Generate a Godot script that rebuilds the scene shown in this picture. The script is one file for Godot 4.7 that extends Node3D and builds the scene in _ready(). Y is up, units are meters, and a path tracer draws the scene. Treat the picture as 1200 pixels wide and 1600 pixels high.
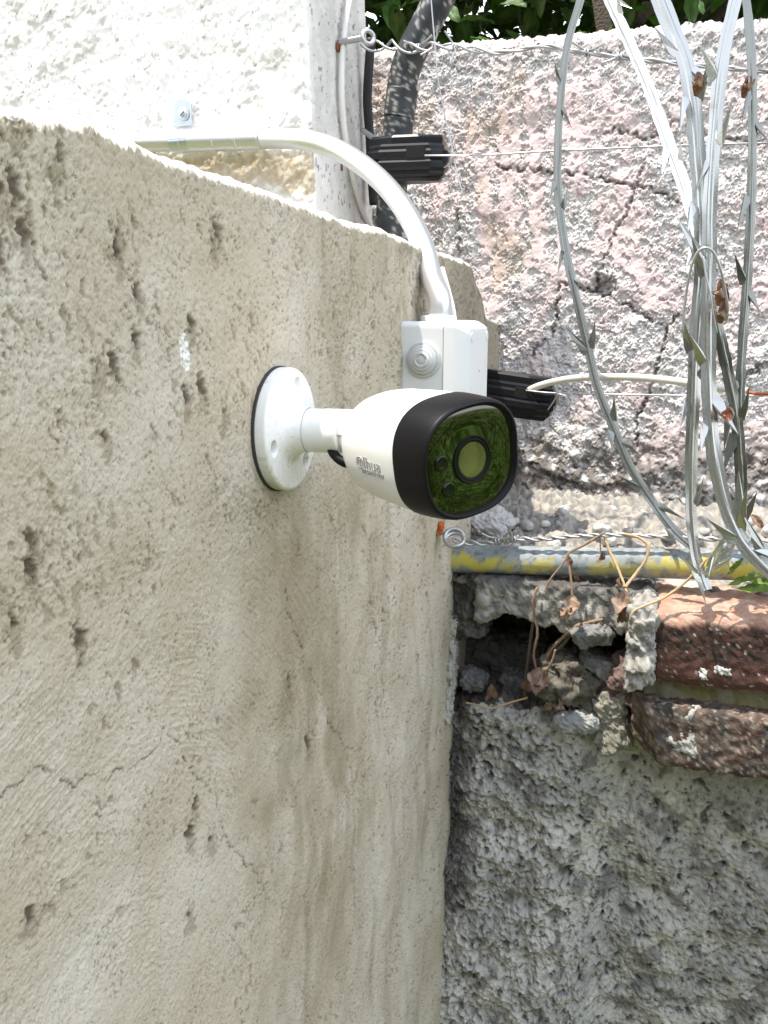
extends Node3D

var rng := RandomNumberGenerator.new()
var steel: StandardMaterial3D
var wire_steel: StandardMaterial3D
var blade_mesh: Array = []
var leaf_meshes: Array = []

# ---------------------------------------------------------------- noise and small maths
func nz(s: int, freq: float, oct := 1) -> FastNoiseLite:
	var n := FastNoiseLite.new()
	n.seed = s
	n.noise_type = FastNoiseLite.TYPE_SIMPLEX_SMOOTH
	n.frequency = freq
	n.fractal_type = FastNoiseLite.FRACTAL_FBM if oct > 1 else FastNoiseLite.FRACTAL_NONE
	n.fractal_octaves = oct
	n.fractal_gain = 0.55
	return n

func cells(s: int, freq: float) -> FastNoiseLite:
	var n := FastNoiseLite.new()
	n.seed = s
	n.noise_type = FastNoiseLite.TYPE_CELLULAR
	n.frequency = freq
	n.cellular_return_type = FastNoiseLite.RETURN_DISTANCE
	return n

func mixc(a: Color, b: Color, t: float) -> Color:
	return a.lerp(b, clampf(t, 0.0, 1.0))

func lin(r: float, g: float, b: float) -> Color:
	return Color(r, g, b)

# ---------------------------------------------------------------- materials (colours given as linear base colours)
func paint(called: String, c: Color, rough := 0.8, metal := 0.0, spec := 0.5) -> StandardMaterial3D:
	var m := StandardMaterial3D.new()
	m.resource_name = called
	m.albedo_color = c.linear_to_srgb()
	m.roughness = rough
	m.metallic = metal
	m.metallic_specular = spec
	return m

func tinted(called: String, rough := 0.9, metal := 0.0, spec := 0.3) -> StandardMaterial3D:
	var m := paint(called, Color(1, 1, 1), rough, metal, spec)
	m.vertex_color_use_as_albedo = true
	return m

func grainy(m: StandardMaterial3D, per_metre: float, relief_cm: float, s: int, freq := 0.06) -> StandardMaterial3D:
	var t := NoiseTexture2D.new()
	t.width = 512
	t.height = 512
	t.seamless = true
	var n := nz(s, freq, 4)
	t.noise = n
	m.heightmap_enabled = true
	m.heightmap_texture = t
	m.heightmap_scale = relief_cm
	m.uv1_triplanar = true
	m.uv1_world_triplanar = true
	m.uv1_scale = Vector3(per_metre, per_metre, per_metre)
	return m

func leafy(called: String, c: Color, through: Color) -> StandardMaterial3D:
	var m := paint(called, c, 0.5, 0.0, 0.4)
	m.vertex_color_use_as_albedo = true
	m.cull_mode = BaseMaterial3D.CULL_DISABLED
	m.backlight_enabled = true
	m.backlight = through
	return m

# ---------------------------------------------------------------- things and parts
func origin_of(o: Node3D) -> Vector3:
	var p := Vector3.ZERO
	var n: Node = o
	while n != self and n is Node3D:
		p += (n as Node3D).position
		n = n.get_parent()
	return p

func tag(o: Node3D, label: String, category: String, group := "") -> Node3D:
	o.set_meta("label", label)
	o.set_meta("category", category)
	if group:
		o.set_meta("group", group)
	return o

func numbered(called: String) -> String:
	var k := 0
	var n := called
	while has_node(NodePath(n)):
		k += 1
		n = "%s_%03d" % [called, k]
	return n

func thing(called: String, at: Vector3, label: String, category: String, group := "") -> Node3D:
	var o := Node3D.new()
	o.name = numbered(called)
	add_child(o)
	o.position = at
	return tag(o, label, category, group)

func part(parent: Node3D, called: String, mesh: Mesh, m: Material, xf := Transform3D()) -> MeshInstance3D:
	var o := MeshInstance3D.new()
	var n := called
	var k := 0
	while parent.has_node(NodePath(n)):
		k += 1
		n = "%s_%03d" % [called, k]
	o.name = n
	o.mesh = mesh
	o.material_override = m
	parent.add_child(o)
	o.transform = Transform3D(xf.basis, xf.origin - (origin_of(parent) if parent != self else Vector3.ZERO))
	return o

# ---------------------------------------------------------------- meshes
func grid_mesh(P: PackedVector3Array, C: PackedColorArray, nu: int, nv: int, flip := false, closed := false) -> ArrayMesh:
	# P[j * nu + i]; the front of the sheet is where dP/du x dP/dv points
	var N := PackedVector3Array()
	N.resize(nu * nv)
	var I := PackedInt32Array()
	I.resize((nu - 1) * (nv - 1) * 6)
	var k := 0
	for j in nv:
		var j0: int = maxi(j - 1, 0) * nu
		var j1: int = mini(j + 1, nv - 1) * nu
		var row := j * nu
		for i in nu:
			var i0 := i - 1
			var i1 := i + 1
			if i0 < 0:
				i0 = nu - 2 if closed else 0
			if i1 > nu - 1:
				i1 = 1 if closed else nu - 1
			var n := (P[row + i1] - P[row + i0]).cross(P[j1 + i] - P[j0 + i])
			N[row + i] = (-n if flip else n).normalized()
			if i < nu - 1 and j < nv - 1:
				var a := row + i
				var c := a + nu
				I[k] = a
				I[k + 3] = a + 1
				if flip:
					I[k + 1] = a + 1
					I[k + 2] = c
					I[k + 4] = c + 1
					I[k + 5] = c
				else:
					I[k + 1] = c
					I[k + 2] = a + 1
					I[k + 4] = c
					I[k + 5] = c + 1
				k += 6
	var arr := []
	arr.resize(Mesh.ARRAY_MAX)
	arr[Mesh.ARRAY_VERTEX] = P
	arr[Mesh.ARRAY_NORMAL] = N
	arr[Mesh.ARRAY_INDEX] = I
	if C.size() == P.size():
		arr[Mesh.ARRAY_COLOR] = C
	var mesh := ArrayMesh.new()
	mesh.add_surface_from_arrays(Mesh.PRIMITIVE_TRIANGLES, arr)
	return mesh

func flat_mesh(T: PackedVector3Array, C := PackedColorArray()) -> ArrayMesh:
	# T holds triangles that run counter-clockwise seen from outside; each face gets its own normal
	var P := PackedVector3Array()
	var N := PackedVector3Array()
	for i in range(0, T.size(), 3):
		var n := (T[i + 1] - T[i]).cross(T[i + 2] - T[i]).normalized()
		P.append_array([T[i], T[i + 2], T[i + 1]])
		N.append_array([n, n, n])
	var arr := []
	arr.resize(Mesh.ARRAY_MAX)
	arr[Mesh.ARRAY_VERTEX] = P
	arr[Mesh.ARRAY_NORMAL] = N
	if C.size() == P.size():
		arr[Mesh.ARRAY_COLOR] = C
	var mesh := ArrayMesh.new()
	mesh.add_surface_from_arrays(Mesh.PRIMITIVE_TRIANGLES, arr)
	return mesh

func quad(T: PackedVector3Array, a: Vector3, b: Vector3, c: Vector3, d: Vector3) -> void:
	T.append_array([a, b, c, a, c, d])

func prism(poly: Array, axis_x: Vector3, axis_y: Vector3, axis_z: Vector3, at: Vector3, thick: float, bevel: float) -> PackedVector3Array:
	# poly (counter-clockwise in x, y) pushed along z by thick, its rims bevelled
	var T := PackedVector3Array()
	var n := poly.size()
	var mid := Vector2.ZERO
	for p in poly:
		mid += p / float(n)
	var rings := []
	for r in [[0.0, bevel], [bevel, 0.0], [thick - bevel, 0.0], [thick, bevel]]:
		var ring := PackedVector3Array()
		for p in poly:
			var q: Vector2 = p
			var d: Vector2 = mid - q
			q += d.normalized() * minf(r[1], d.length() * 0.5)
			ring.append(at + axis_x * q.x + axis_y * q.y + axis_z * r[0])
		rings.append(ring)
	for k in 3:
		for i in n:
			var j := (i + 1) % n
			quad(T, rings[k][i], rings[k][j], rings[k + 1][j], rings[k + 1][i])
	for i in range(1, n - 1):
		T.append_array([rings[0][0], rings[0][i + 1], rings[0][i]])
		T.append_array([rings[3][0], rings[3][i], rings[3][i + 1]])
	return T

func curve(pts: Array, n: int) -> PackedVector3Array:
	# a smooth line through the points, n points evenly along it
	var c := Curve3D.new()
	c.bake_interval = 0.002
	for i in pts.size():
		var a: Vector3 = pts[maxi(i - 1, 0)]
		var b: Vector3 = pts[mini(i + 1, pts.size() - 1)]
		var p: Vector3 = pts[i]
		var t := (b - a) / 6.0
		c.add_point(p, -t * minf(1.0, 2.0 * p.distance_to(a) / maxf((b - a).length(), 1e-5)), t * minf(1.0, 2.0 * p.distance_to(b) / maxf((b - a).length(), 1e-5)))
	var out := PackedVector3Array()
	var L := c.get_baked_length()
	for i in n:
		out.append(c.sample_baked(L * i / (n - 1.0), true))
	return out

func tangents(L: PackedVector3Array) -> PackedVector3Array:
	var out := PackedVector3Array()
	for i in L.size():
		out.append((L[mini(i + 1, L.size() - 1)] - L[maxi(i - 1, 0)]).normalized())
	return out

func tube(L: PackedVector3Array, radii, sides := 12, colour = null, wobble := 0.0, s := 1) -> ArrayMesh:
	# radii: a number or one per point; ends are closed; colour: Callable(t, angle, point) or null
	var T := tangents(L)
	var nu := sides + 1
	var n := L.size()
	var P := PackedVector3Array()
	var C := PackedColorArray()
	var U := Vector3.UP if absf(T[0].y) < 0.9 else Vector3.BACK
	var wob := nz(s, 1.0)
	for j in range(-1, n + 1):
		var k := clampi(j, 0, n - 1)
		var R := U.cross(T[k]).normalized()
		U = T[k].cross(R)
		var rad: float = radii if radii is float else radii[k]
		for i in nu:
			var a := TAU * (i % sides) / sides
			var rr := rad
			if wobble > 0.0:
				rr *= 1.0 + wobble * wob.get_noise_3d(L[k].x * 300.0 + cos(a), L[k].y * 300.0 + sin(a), L[k].z * 300.0)
			if j < 0 or j == n:
				rr = rad * 0.02
			P.append(L[k] + (R * cos(a) + U * sin(a)) * rr)
			if colour != null:
				C.append(colour.call(k / (n - 1.0), a, P[P.size() - 1]))
	return grid_mesh(P, C, nu, n + 2, false, true)

func lathe(at: Vector3, axis: Vector3, profile: Array, sides := 48) -> ArrayMesh:
	# profile: Vector2(along, radius) from the start to the end; repeat a point for a crisp edge
	var T := axis.normalized()
	var U := Vector3.UP if absf(T.y) < 0.9 else Vector3.BACK
	var R := U.cross(T).normalized()
	U = T.cross(R)
	var P := PackedVector3Array()
	for p in profile:
		for i in sides + 1:
			var a := TAU * (i % sides) / sides
			P.append(at + T * p.x + (R * cos(a) + U * sin(a)) * maxf(p.y, 0.00002))
	return grid_mesh(P, PackedColorArray(), sides + 1, profile.size(), false, true)

func crisp(profile: Array, e := 0.00025) -> Array:
	# adds points close to every corner so that it stays crisp with smooth normals
	var out := []
	for i in profile.size():
		var p: Vector2 = profile[i]
		if i > 0:
			var q: Vector2 = profile[i - 1]
			if p.distance_to(q) > 3.0 * e:
				out.append(p + (q - p).normalized() * e)
		out.append(p)
		if i < profile.size() - 1:
			var q2: Vector2 = profile[i + 1]
			if p.distance_to(q2) > 3.0 * e:
				out.append(p + (q2 - p).normalized() * e)
	return out

func ring(at: Vector3, axis: Vector3, radius: float, thick: float, from := 0.0, to := TAU) -> ArrayMesh:
	var T := axis.normalized()
	var U := Vector3.UP if absf(T.y) < 0.9 else Vector3.BACK
	var R := U.cross(T).normalized()
	U = T.cross(R)
	var L := PackedVector3Array()
	for i in 41:
		var a := lerpf(from, to, i / 40.0)
		L.append(at + (R * cos(a) + U * sin(a)) * radius)
	return tube(L, thick, 10)

func rough_box(at: Vector3, size: Vector3, turn: Basis, rounding: float, step: float, bend: Callable, colour: Callable) -> ArrayMesh:
	# a block with rounded edges; bend(p_local, n) -> displaced local point, colour(p_world) -> Color
	var st := SurfaceTool.new()
	st.begin(Mesh.PRIMITIVE_TRIANGLES)
	st.set_smooth_group(0)
	var h := size / 2.0
	var inner := Vector3(maxf(h.x - rounding, 0.0), maxf(h.y - rounding, 0.0), maxf(h.z - rounding, 0.0))
	var base := 0
	for f in 6:
		var ax := f / 2
		var sgn := 1.0 if f % 2 == 0 else -1.0
		var bx := (ax + 1) % 3
		var cx := (ax + 2) % 3
		var nb: int = maxi(2, int(ceil(size[bx] / step)))
		var nc: int = maxi(2, int(ceil(size[cx] / step)))
		for j in nc + 1:
			for i in nb + 1:
				var p := Vector3.ZERO
				p[ax] = sgn * h[ax]
				p[bx] = -h[bx] + size[bx] * i / nb
				p[cx] = -h[cx] + size[cx] * j / nc
				var q := p.clamp(-inner, inner)
				var d := (p - q)
				var n := d.normalized() if d.length() > 1e-7 else Vector3.ZERO
				p = q + n * rounding
				p = at + turn * bend.call(p, n)
				st.set_color(colour.call(p))
				st.add_vertex(p)
		for j in nc:
			for i in nb:
				var a := base + j * (nb + 1) + i
				var c := a + nb + 1
				if sgn > 0:
					for v in [a, c, a + 1, a + 1, c, c + 1]:
						st.add_index(v)
				else:
					for v in [a, a + 1, c, a + 1, c + 1, c]:
						st.add_index(v)
		base += (nb + 1) * (nc + 1)
	st.generate_normals()
	return st.commit()

func lump(at: Vector3, size: Vector3, s: int, amp: float, c1: Color, c2: Color, turn := Basis(), step := 0.0015) -> ArrayMesh:
	# a broken stone or a dab of mortar
	var n1 := nz(s, 45.0, 2)
	var n2 := nz(s + 7, 230.0, 3)
	var n3 := nz(s + 9, 160.0, 3)
	var n4 := nz(s + 11, 620.0, 2)
	var bend := func(p: Vector3, n: Vector3) -> Vector3:
		var q := p + at
		return p * (1.0 + 0.35 * n1.get_noise_3dv(q)) + n * (amp * n2.get_noise_3dv(q) + 0.0009 * n4.get_noise_3dv(q))
	var col := func(p: Vector3) -> Color:
		return mixc(c1, c2, 0.5 + 0.9 * n3.get_noise_3dv(p))
	return rough_box(at, size, turn, minf(size.x, minf(size.y, size.z)) * 0.42, maxf(step, maxf(size.x, maxf(size.y, size.z)) / 54.0), bend, col)

func leaf(length: float, width: float, curl: float, fold: float, s: int, c1: Color, c2: Color) -> ArrayMesh:
	# a leaf from its stalk at the origin along +x, its face to +y
	var n := nz(s, 2.2, 2)
	var nc := nz(s + 3, 5.0, 3)
	var P := PackedVector3Array()
	var C := PackedColorArray()
	var nu := 9
	var nv := 13
	for j in nv:
		var t := j / (nv - 1.0)
		var w := width * 0.5 * pow(sin(PI * clampf(pow(t, 0.8), 0.0, 1.0)), 0.8) + 0.0002
		w *= 1.0 + 0.25 * n.get_noise_2d(t * 2.0, 3.0)
		var a := curl * t
		var mid := Vector3(length * sin(a) / maxf(absf(curl), 0.01) * signf(curl + 0.0001), length * (1.0 - cos(a)) / maxf(absf(curl), 0.01) * signf(curl + 0.0001), 0) if absf(curl) > 0.01 else Vector3(length * t, 0, 0)
		var up := Vector3(-sin(a), cos(a), 0)
		for i in nu:
			var x := (i / (nu - 1.0)) * 2.0 - 1.0
			var p := mid + Vector3(0, 0, x * w * cos(fold * 0.6)) + up * absf(x) * w * sin(fold)
			p += up * length * 0.10 * absf(curl) * n.get_noise_3dv(Vector3(t * length, s * 0.01, x * w) * 1.6)
			P.append(p)
			C.append(mixc(c1, c2, 0.5 + 1.0 * nc.get_noise_3dv(p) + 0.25 * (1.0 - absf(x) * 2.0)))
	return grid_mesh(P, C, nu, nv, true)

# ---------------------------------------------------------------- walls
func stroke(G: PackedFloat32Array, w: int, h: int, o: Vector2, cell: float, pts: Array, s: int, jitter: float, strength := 1.0, wide := 1) -> void:
	# draws a hairline crack into a small map of the wall
	var n := nz(s, 90.0, 3)
	for k in pts.size() - 1:
		var a: Vector2 = pts[k]
		var b: Vector2 = pts[k + 1]
		var m := int(a.distance_to(b) / cell * 2.0) + 1
		for i in m:
			var p := a.lerp(b, i / float(m))
			var d := (b - a).normalized().orthogonal()
			p += d * jitter * n.get_noise_2d(p.x, p.y)
			var st := strength * clampf(0.75 + 1.3 * n.get_noise_2d(p.y + 5.0, p.x), 0.0, 1.0)
			var gi := int((p.x - o.x) / cell)
			var gj := int((p.y - o.y) / cell)
			for dj in range(-wide, wide + 1):
				for di in range(-wide, wide + 1):
					var x := gi + di
					var y := gj + dj
					if x >= 0 and y >= 0 and x < w and y < h:
						var f := 1.0 if di == 0 and dj == 0 else (0.16 if cell < 0.0008 else 0.6)
						G[y * w + x] = maxf(G[y * w + x], st * f)

func wall_profile(s: float) -> float:
	var K := [Vector2(-3, 1.766), Vector2(0.25, 1.767), Vector2(0.30, 1.773), Vector2(0.34, 1.770), Vector2(0.43, 1.7675), Vector2(0.583, 1.764), Vector2(0.64, 1.765), Vector2(0.74, 1.762), Vector2(0.913, 1.757), Vector2(0.94, 1.742), Vector2(0.97, 1.728), Vector2(0.996, 1.707), Vector2(1.06, 1.70)]
	for i in K.size() - 1:
		if s <= K[i + 1].x:
			return lerpf(K[i].y, K[i + 1].y, clampf((s - K[i].x) / (K[i + 1].x - K[i].x), 0, 1))
	return 1.70

func grey_wall() -> void:
	var big := nz(11, 5.0, 3)
	var mid := nz(12, 26.0, 3)
	var fine := nz(13, 185.0, 4)
	var grit := nz(14, 620.0, 2)
	var zone := nz(15, 7.0, 2)
	var pit := nz(16, 1.0, 3)
	var speck := nz(17, 1.0, 2)
	var pore := nz(27, 270.0, 3)
	var comb := nz(18, 1.0, 2)
	var edge := nz(19, 70.0, 4)
	var tone := nz(20, 9.0, 3)
	var streak := nz(21, 1.0, 3)
	var cell := 0.0006
	var gw := 1500
	var gh := 900
	var o := Vector2(0.18, 1.08)
	var craters := [Vector2(0.3120, 1.7340), Vector2(0.3105, 1.7276), Vector2(0.2566, 1.7437), Vector2(0.2495, 1.7422), Vector2(0.3173, 1.6927), Vector2(0.3007, 1.6834), Vector2(0.2903, 1.6814), Vector2(0.3549, 1.6669), Vector2(0.3678, 1.6701), Vector2(0.2915, 1.6557), Vector2(0.3211, 1.7118), Vector2(0.3937, 1.7418), Vector2(0.3883, 1.7367), Vector2(0.3634, 1.6993), Vector2(0.2454, 1.7237), Vector2(0.3869, 1.6560), Vector2(0.2569, 1.7656), Vector2(0.2592, 1.7297), Vector2(0.2779, 1.7566), Vector2(0.2458, 1.6258), Vector2(0.2436, 1.6160), Vector2(0.2330, 1.5995), Vector2(0.3479, 1.4670), Vector2(0.3431, 1.4541), Vector2(0.3615, 1.4387), Vector2(0.4550, 1.4899), Vector2(0.4866, 1.4332), Vector2(0.3369, 1.4120), Vector2(0.2305, 1.4871), Vector2(0.2670, 1.5819)]
	var G := PackedFloat32Array()
	G.resize(gw * gh)
	stroke(G, gw, gh, o, cell, [Vector2(0.2197, 1.5424), Vector2(0.2321, 1.5413), Vector2(0.2421, 1.5405), Vector2(0.2515, 1.5294), Vector2(0.2622, 1.5224), Vector2(0.2759, 1.5176), Vector2(0.2910, 1.5135), Vector2(0.3077, 1.5126), Vector2(0.3226, 1.5179)], 3, 0.004)
	stroke(G, gw, gh, o, cell, [Vector2(0.3226, 1.5179), Vector2(0.3335, 1.5048), Vector2(0.3436, 1.4881), Vector2(0.3637, 1.4654), Vector2(0.3719, 1.4407), Vector2(0.3844, 1.4179), Vector2(0.4057, 1.3905), Vector2(0.4289, 1.3515)], 4, 0.004)
	stroke(G, gw, gh, o, cell, [Vector2(0.4558, 1.5536), Vector2(0.4599, 1.5287), Vector2(0.4747, 1.5032), Vector2(0.4821, 1.4920), Vector2(0.4937, 1.4745), Vector2(0.5091, 1.4547), Vector2(0.5197, 1.4315), Vector2(0.5494, 1.4006), Vector2(0.5704, 1.3853)], 5, 0.004, 1.0)
	stroke(G, gw, gh, o, cell, [Vector2(0.5511, 1.6076), Vector2(0.5466, 1.5284), Vector2(0.5432, 1.4061), Vector2(0.5647, 1.3752), Vector2(0.5681, 1.2657), Vector2(0.5447, 1.2158), Vector2(0.5178, 1.1935)], 6, 0.003, 0.6)
	# columns along the wall, closer together where it is seen from nearby
	var cols := PackedFloat32Array([-1.6, -0.9, -0.5, -0.3])
	for i in 84:
		cols.append(-0.22 + 0.005 * i)
	var n_dense := 430
	for i in n_dense:
		var a := lerpf(deg_to_rad(46.5), deg_to_rad(11.2), i / (n_dense - 1.0))
		cols.append(0.213 / tan(a))
	var nu := cols.size()
	var n_rows := 700
	var nv := n_rows + 98
	var P := PackedVector3Array()
	var C := PackedColorArray()
	P.resize(nu * nv)
	C.resize(nu * nv)
	var beige := lin(0.480, 0.420, 0.328)
	var cream := lin(0.575, 0.53, 0.445)
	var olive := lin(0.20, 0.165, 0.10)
	var brown := lin(0.25, 0.205, 0.13)
	for i in nu:
		var s := cols[i]
		var top := wall_profile(s) + 0.0022 * edge.get_noise_2d(s * 0.8, 0.5) + 0.0022 * edge.get_noise_2d(s * 5.0, 4.5)
		var reach := sqrt(maxf(s, 0.2) * maxf(s, 0.2) + 0.0454)
		var low := 1.70 - reach * 0.96 - 0.02
		for j in nv:
			var y := top
			var x := 0.0
			var inside := 1.0
			if j == 0:
				y = 0.0
				x = -0.14
				inside = 0.0
			elif j == 1:
				y = top - 0.012
				x = -0.14
				inside = 0.0
			elif j == 2:
				y = top + 0.002
				x = -0.13
				inside = 0.0
			elif j == 3:
				y = top + 0.004 + 0.004 * edge.get_noise_2d(s, 1.5)
				x = -0.06
				inside = 0.0
			elif j == 4:
				y = top + 0.002 + 0.002 * edge.get_noise_2d(s, 2.5)
				x = -0.014
				inside = 0.0
			elif j == 5:
				y = top + 0.0005
				x = -0.006
				inside = 0.4
			elif j < n_rows + 6:
				var t := (j - 6) / (n_rows - 1.0)
				y = top - (top - low) * t
			elif j < n_rows + 97:
				y = lerpf(low, 0.55, (j - n_rows - 5) / 91.0)
			else:
				y = -0.01
			var depth := top - y
			if inside > 0.0:
				x -= 0.006 * pow(clampf(1.0 - depth / 0.006, 0.0, 1.0), 2.0)
			var rough := smoothstep(1.50, 1.68, y + 0.06 * zone.get_noise_2d(s, y))
			var zz := smoothstep(-0.25, 0.25, zone.get_noise_2d(s + 3.0, y))
			rough = clampf(rough * 0.42 + zz * 0.42, 0.0, 1.0)
			var h := 0.005 * big.get_noise_2d(s, y) + 0.0010 * mid.get_noise_2d(s, y)
			var f := fine.get_noise_2d(s * 0.85 + y * 0.3, y * 1.2 - s * 0.25)
			h += (0.00030 + 0.00032 * rough) * f * (1.0 - 0.45 * smoothstep(0.45, 0.7, s))
			var gr := grit.get_noise_2d(s, y)
			h += (0.00030 + 0.00022 * rough) * gr
			# torn pits left by the trowel
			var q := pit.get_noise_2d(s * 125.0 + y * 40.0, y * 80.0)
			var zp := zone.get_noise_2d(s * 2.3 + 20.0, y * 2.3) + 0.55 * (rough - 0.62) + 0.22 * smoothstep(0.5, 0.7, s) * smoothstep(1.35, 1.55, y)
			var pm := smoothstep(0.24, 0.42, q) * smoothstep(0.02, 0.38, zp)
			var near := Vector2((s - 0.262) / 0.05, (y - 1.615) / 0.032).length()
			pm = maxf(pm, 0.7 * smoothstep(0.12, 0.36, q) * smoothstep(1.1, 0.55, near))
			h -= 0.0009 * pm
			var core := 0.0
			if s > 0.2 and s < 0.58:
				for k in craters.size():
					var e: Vector2 = craters[k]
					var dx: float = s - e.x
					var dy: float = y - e.y
					if dx * dx + dy * dy < 0.0002:
						var dd := Vector2(dx, dy * 0.6 + dx * 0.3).length() * (1.0 + 0.9 * f) / (0.0018 + 0.0012 * (k % 3))
						core = maxf(core, smoothstep(1.0, 0.35, dd))
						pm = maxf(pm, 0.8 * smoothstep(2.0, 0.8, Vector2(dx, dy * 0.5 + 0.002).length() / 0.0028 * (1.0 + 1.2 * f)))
			h -= 0.0016 * core
			var sp := speck.get_noise_2d(s * 230.0, y * 70.0)
			var sm := smoothstep(0.56, 0.70, sp) * smoothstep(0.40, 0.72, s) * smoothstep(-0.2, 0.3, zone.get_noise_2d(s * 2.0 + 5.0, y * 2.0) + 0.1)
			h -= 0.0010 * sm
			# arcs of the brush in the thin coat
			var r := Vector2(s - 0.285, y - 1.38)
			var ang := atan2(r.y, r.x)
			var cz := smoothstep(0.0, 0.22, zone.get_noise_2d(s * 1.4 + 9.0, y * 1.4) + 0.22 - rough * 0.5) * smoothstep(1.66, 1.55, y)
			var ridge := comb.get_noise_2d(r.length() * 420.0, ang * 7.0 + r.length() * 20.0)
			h += 0.00050 * cz * ridge
			var cr := 0.0
			var gi := int((s - o.x) / cell)
			var gj := int((y - o.y) / cell)
			if gi >= 0 and gj >= 0 and gi < gw and gj < gh:
				cr = G[gj * gw + gi]
			h -= 0.0008 * cr
			var seat := smoothstep(0.046, 0.038, Vector2(s - 0.456, y - 1.6399).length())
			h = lerpf(h, -0.0022 + 0.0002 * gr, seat)
			P[j * nu + i] = Vector3(x + h * inside, y, -s)
			var c := mixc(beige, cream, 0.30 + 1.0 * tone.get_noise_2d(s, y) + 0.6 * f * rough + 0.55 * gr + 0.45 * cz * ridge)
			c = mixc(c, olive, 0.22 * smoothstep(0.05, 0.6, -f - 0.6 * gr) * (0.4 + 0.6 * rough))  # low spots darkened in colour so the relief reads in flat light
			c = mixc(c, lin(0.16, 0.135, 0.09), 0.55 * smoothstep(0.50, 0.66, -gr - 0.25 * f))
			var stain := smoothstep(0.16, 0.02, absf(s - 0.50 - 0.04 * tone.get_noise_2d(0.0, y))) * smoothstep(1.16, 1.3, y) * smoothstep(1.64, 1.56, y)
			var ws := s + 0.02 * mid.get_noise_2d(s * 0.5, y * 0.25)
			stain *= 0.62 + 0.6 * streak.get_noise_2d(ws * 40.0, y * 7.0) + 0.35 * tone.get_noise_2d(s * 2.0, y * 2.0)
			stain = maxf(stain, 0.45 * smoothstep(0.05, 0.5, streak.get_noise_2d(ws * 20.0 + 4.0, y * 3.2)) * smoothstep(0.42, 0.55, s))
			c = mixc(c, brown, 0.75 * stain)
			c = mixc(c, cream, 0.5 * smoothstep(0.05, 0.5, streak.get_noise_2d(ws * 18.0 + 40.0, y * 3.0 + 2.0)) * smoothstep(0.5, 0.6, s) * smoothstep(1.6, 1.45, y))
			c = mixc(c, olive, 0.62 * pm)  # olive pit stain that also paints the shade of the recesses
			c = mixc(c, lin(0.085, 0.065, 0.045), 0.85 * core)
			c = mixc(c, lin(0.10, 0.08, 0.055), 0.75 * sm)
			var po := pore.get_noise_2d(s * 1.15 + y * 0.35, y * 0.8)
			var pz := smoothstep(-0.05, 0.35, zone.get_noise_2d(s * 3.0 + 31.0, y * 3.0) + 0.45 * (rough - 0.55))
			var pp := smoothstep(0.40, 0.52, po + 0.10 * gr) * (0.10 + 0.75 * pz)
			c = mixc(c, lin(0.075, 0.055, 0.035), 0.7 * pp)
			P[j * nu + i].x -= 0.0009 * pp * inside
			c = mixc(c, olive, 0.25 * smoothstep(0.05, 0.40, po) * pz)
			var mould := smoothstep(0.60, 0.74, s) * smoothstep(1.60, 1.72, y) * smoothstep(-0.1, 0.5, mid.get_noise_2d(s * 3.0, y * 1.4))
			mould = maxf(mould, smoothstep(0.80, 0.86, s) * smoothstep(1.5, 1.6, y) * 0.8)
			c = mixc(c, lin(0.17, 0.15, 0.11), 0.65 * mould)
			c = mixc(c, lin(0.10, 0.085, 0.06), 0.85 * cr)
			var splash := Vector2((s - 0.3566 - 0.002 * fine.get_noise_2d(1.0, y)) / 0.0042, (y - 1.686) / 0.0085).length()
			if splash < 1.0 and fine.get_noise_2d(s * 2.0, y * 2.0) > -0.12:
				c = lin(0.82, 0.82, 0.80)
			if depth < 0.004:
				c = mixc(c, lin(0.66, 0.64, 0.60), 0.8)  # top rim painted pale for the sun it catches
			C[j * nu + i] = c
	var m := grainy(tinted("cement_coat", 0.93), 9.0, 0.035, 5)
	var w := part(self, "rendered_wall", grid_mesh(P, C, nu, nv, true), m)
	tag(w, "long beige cement rendered wall in shade that carries the camera and the junction box", "wall")

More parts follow.
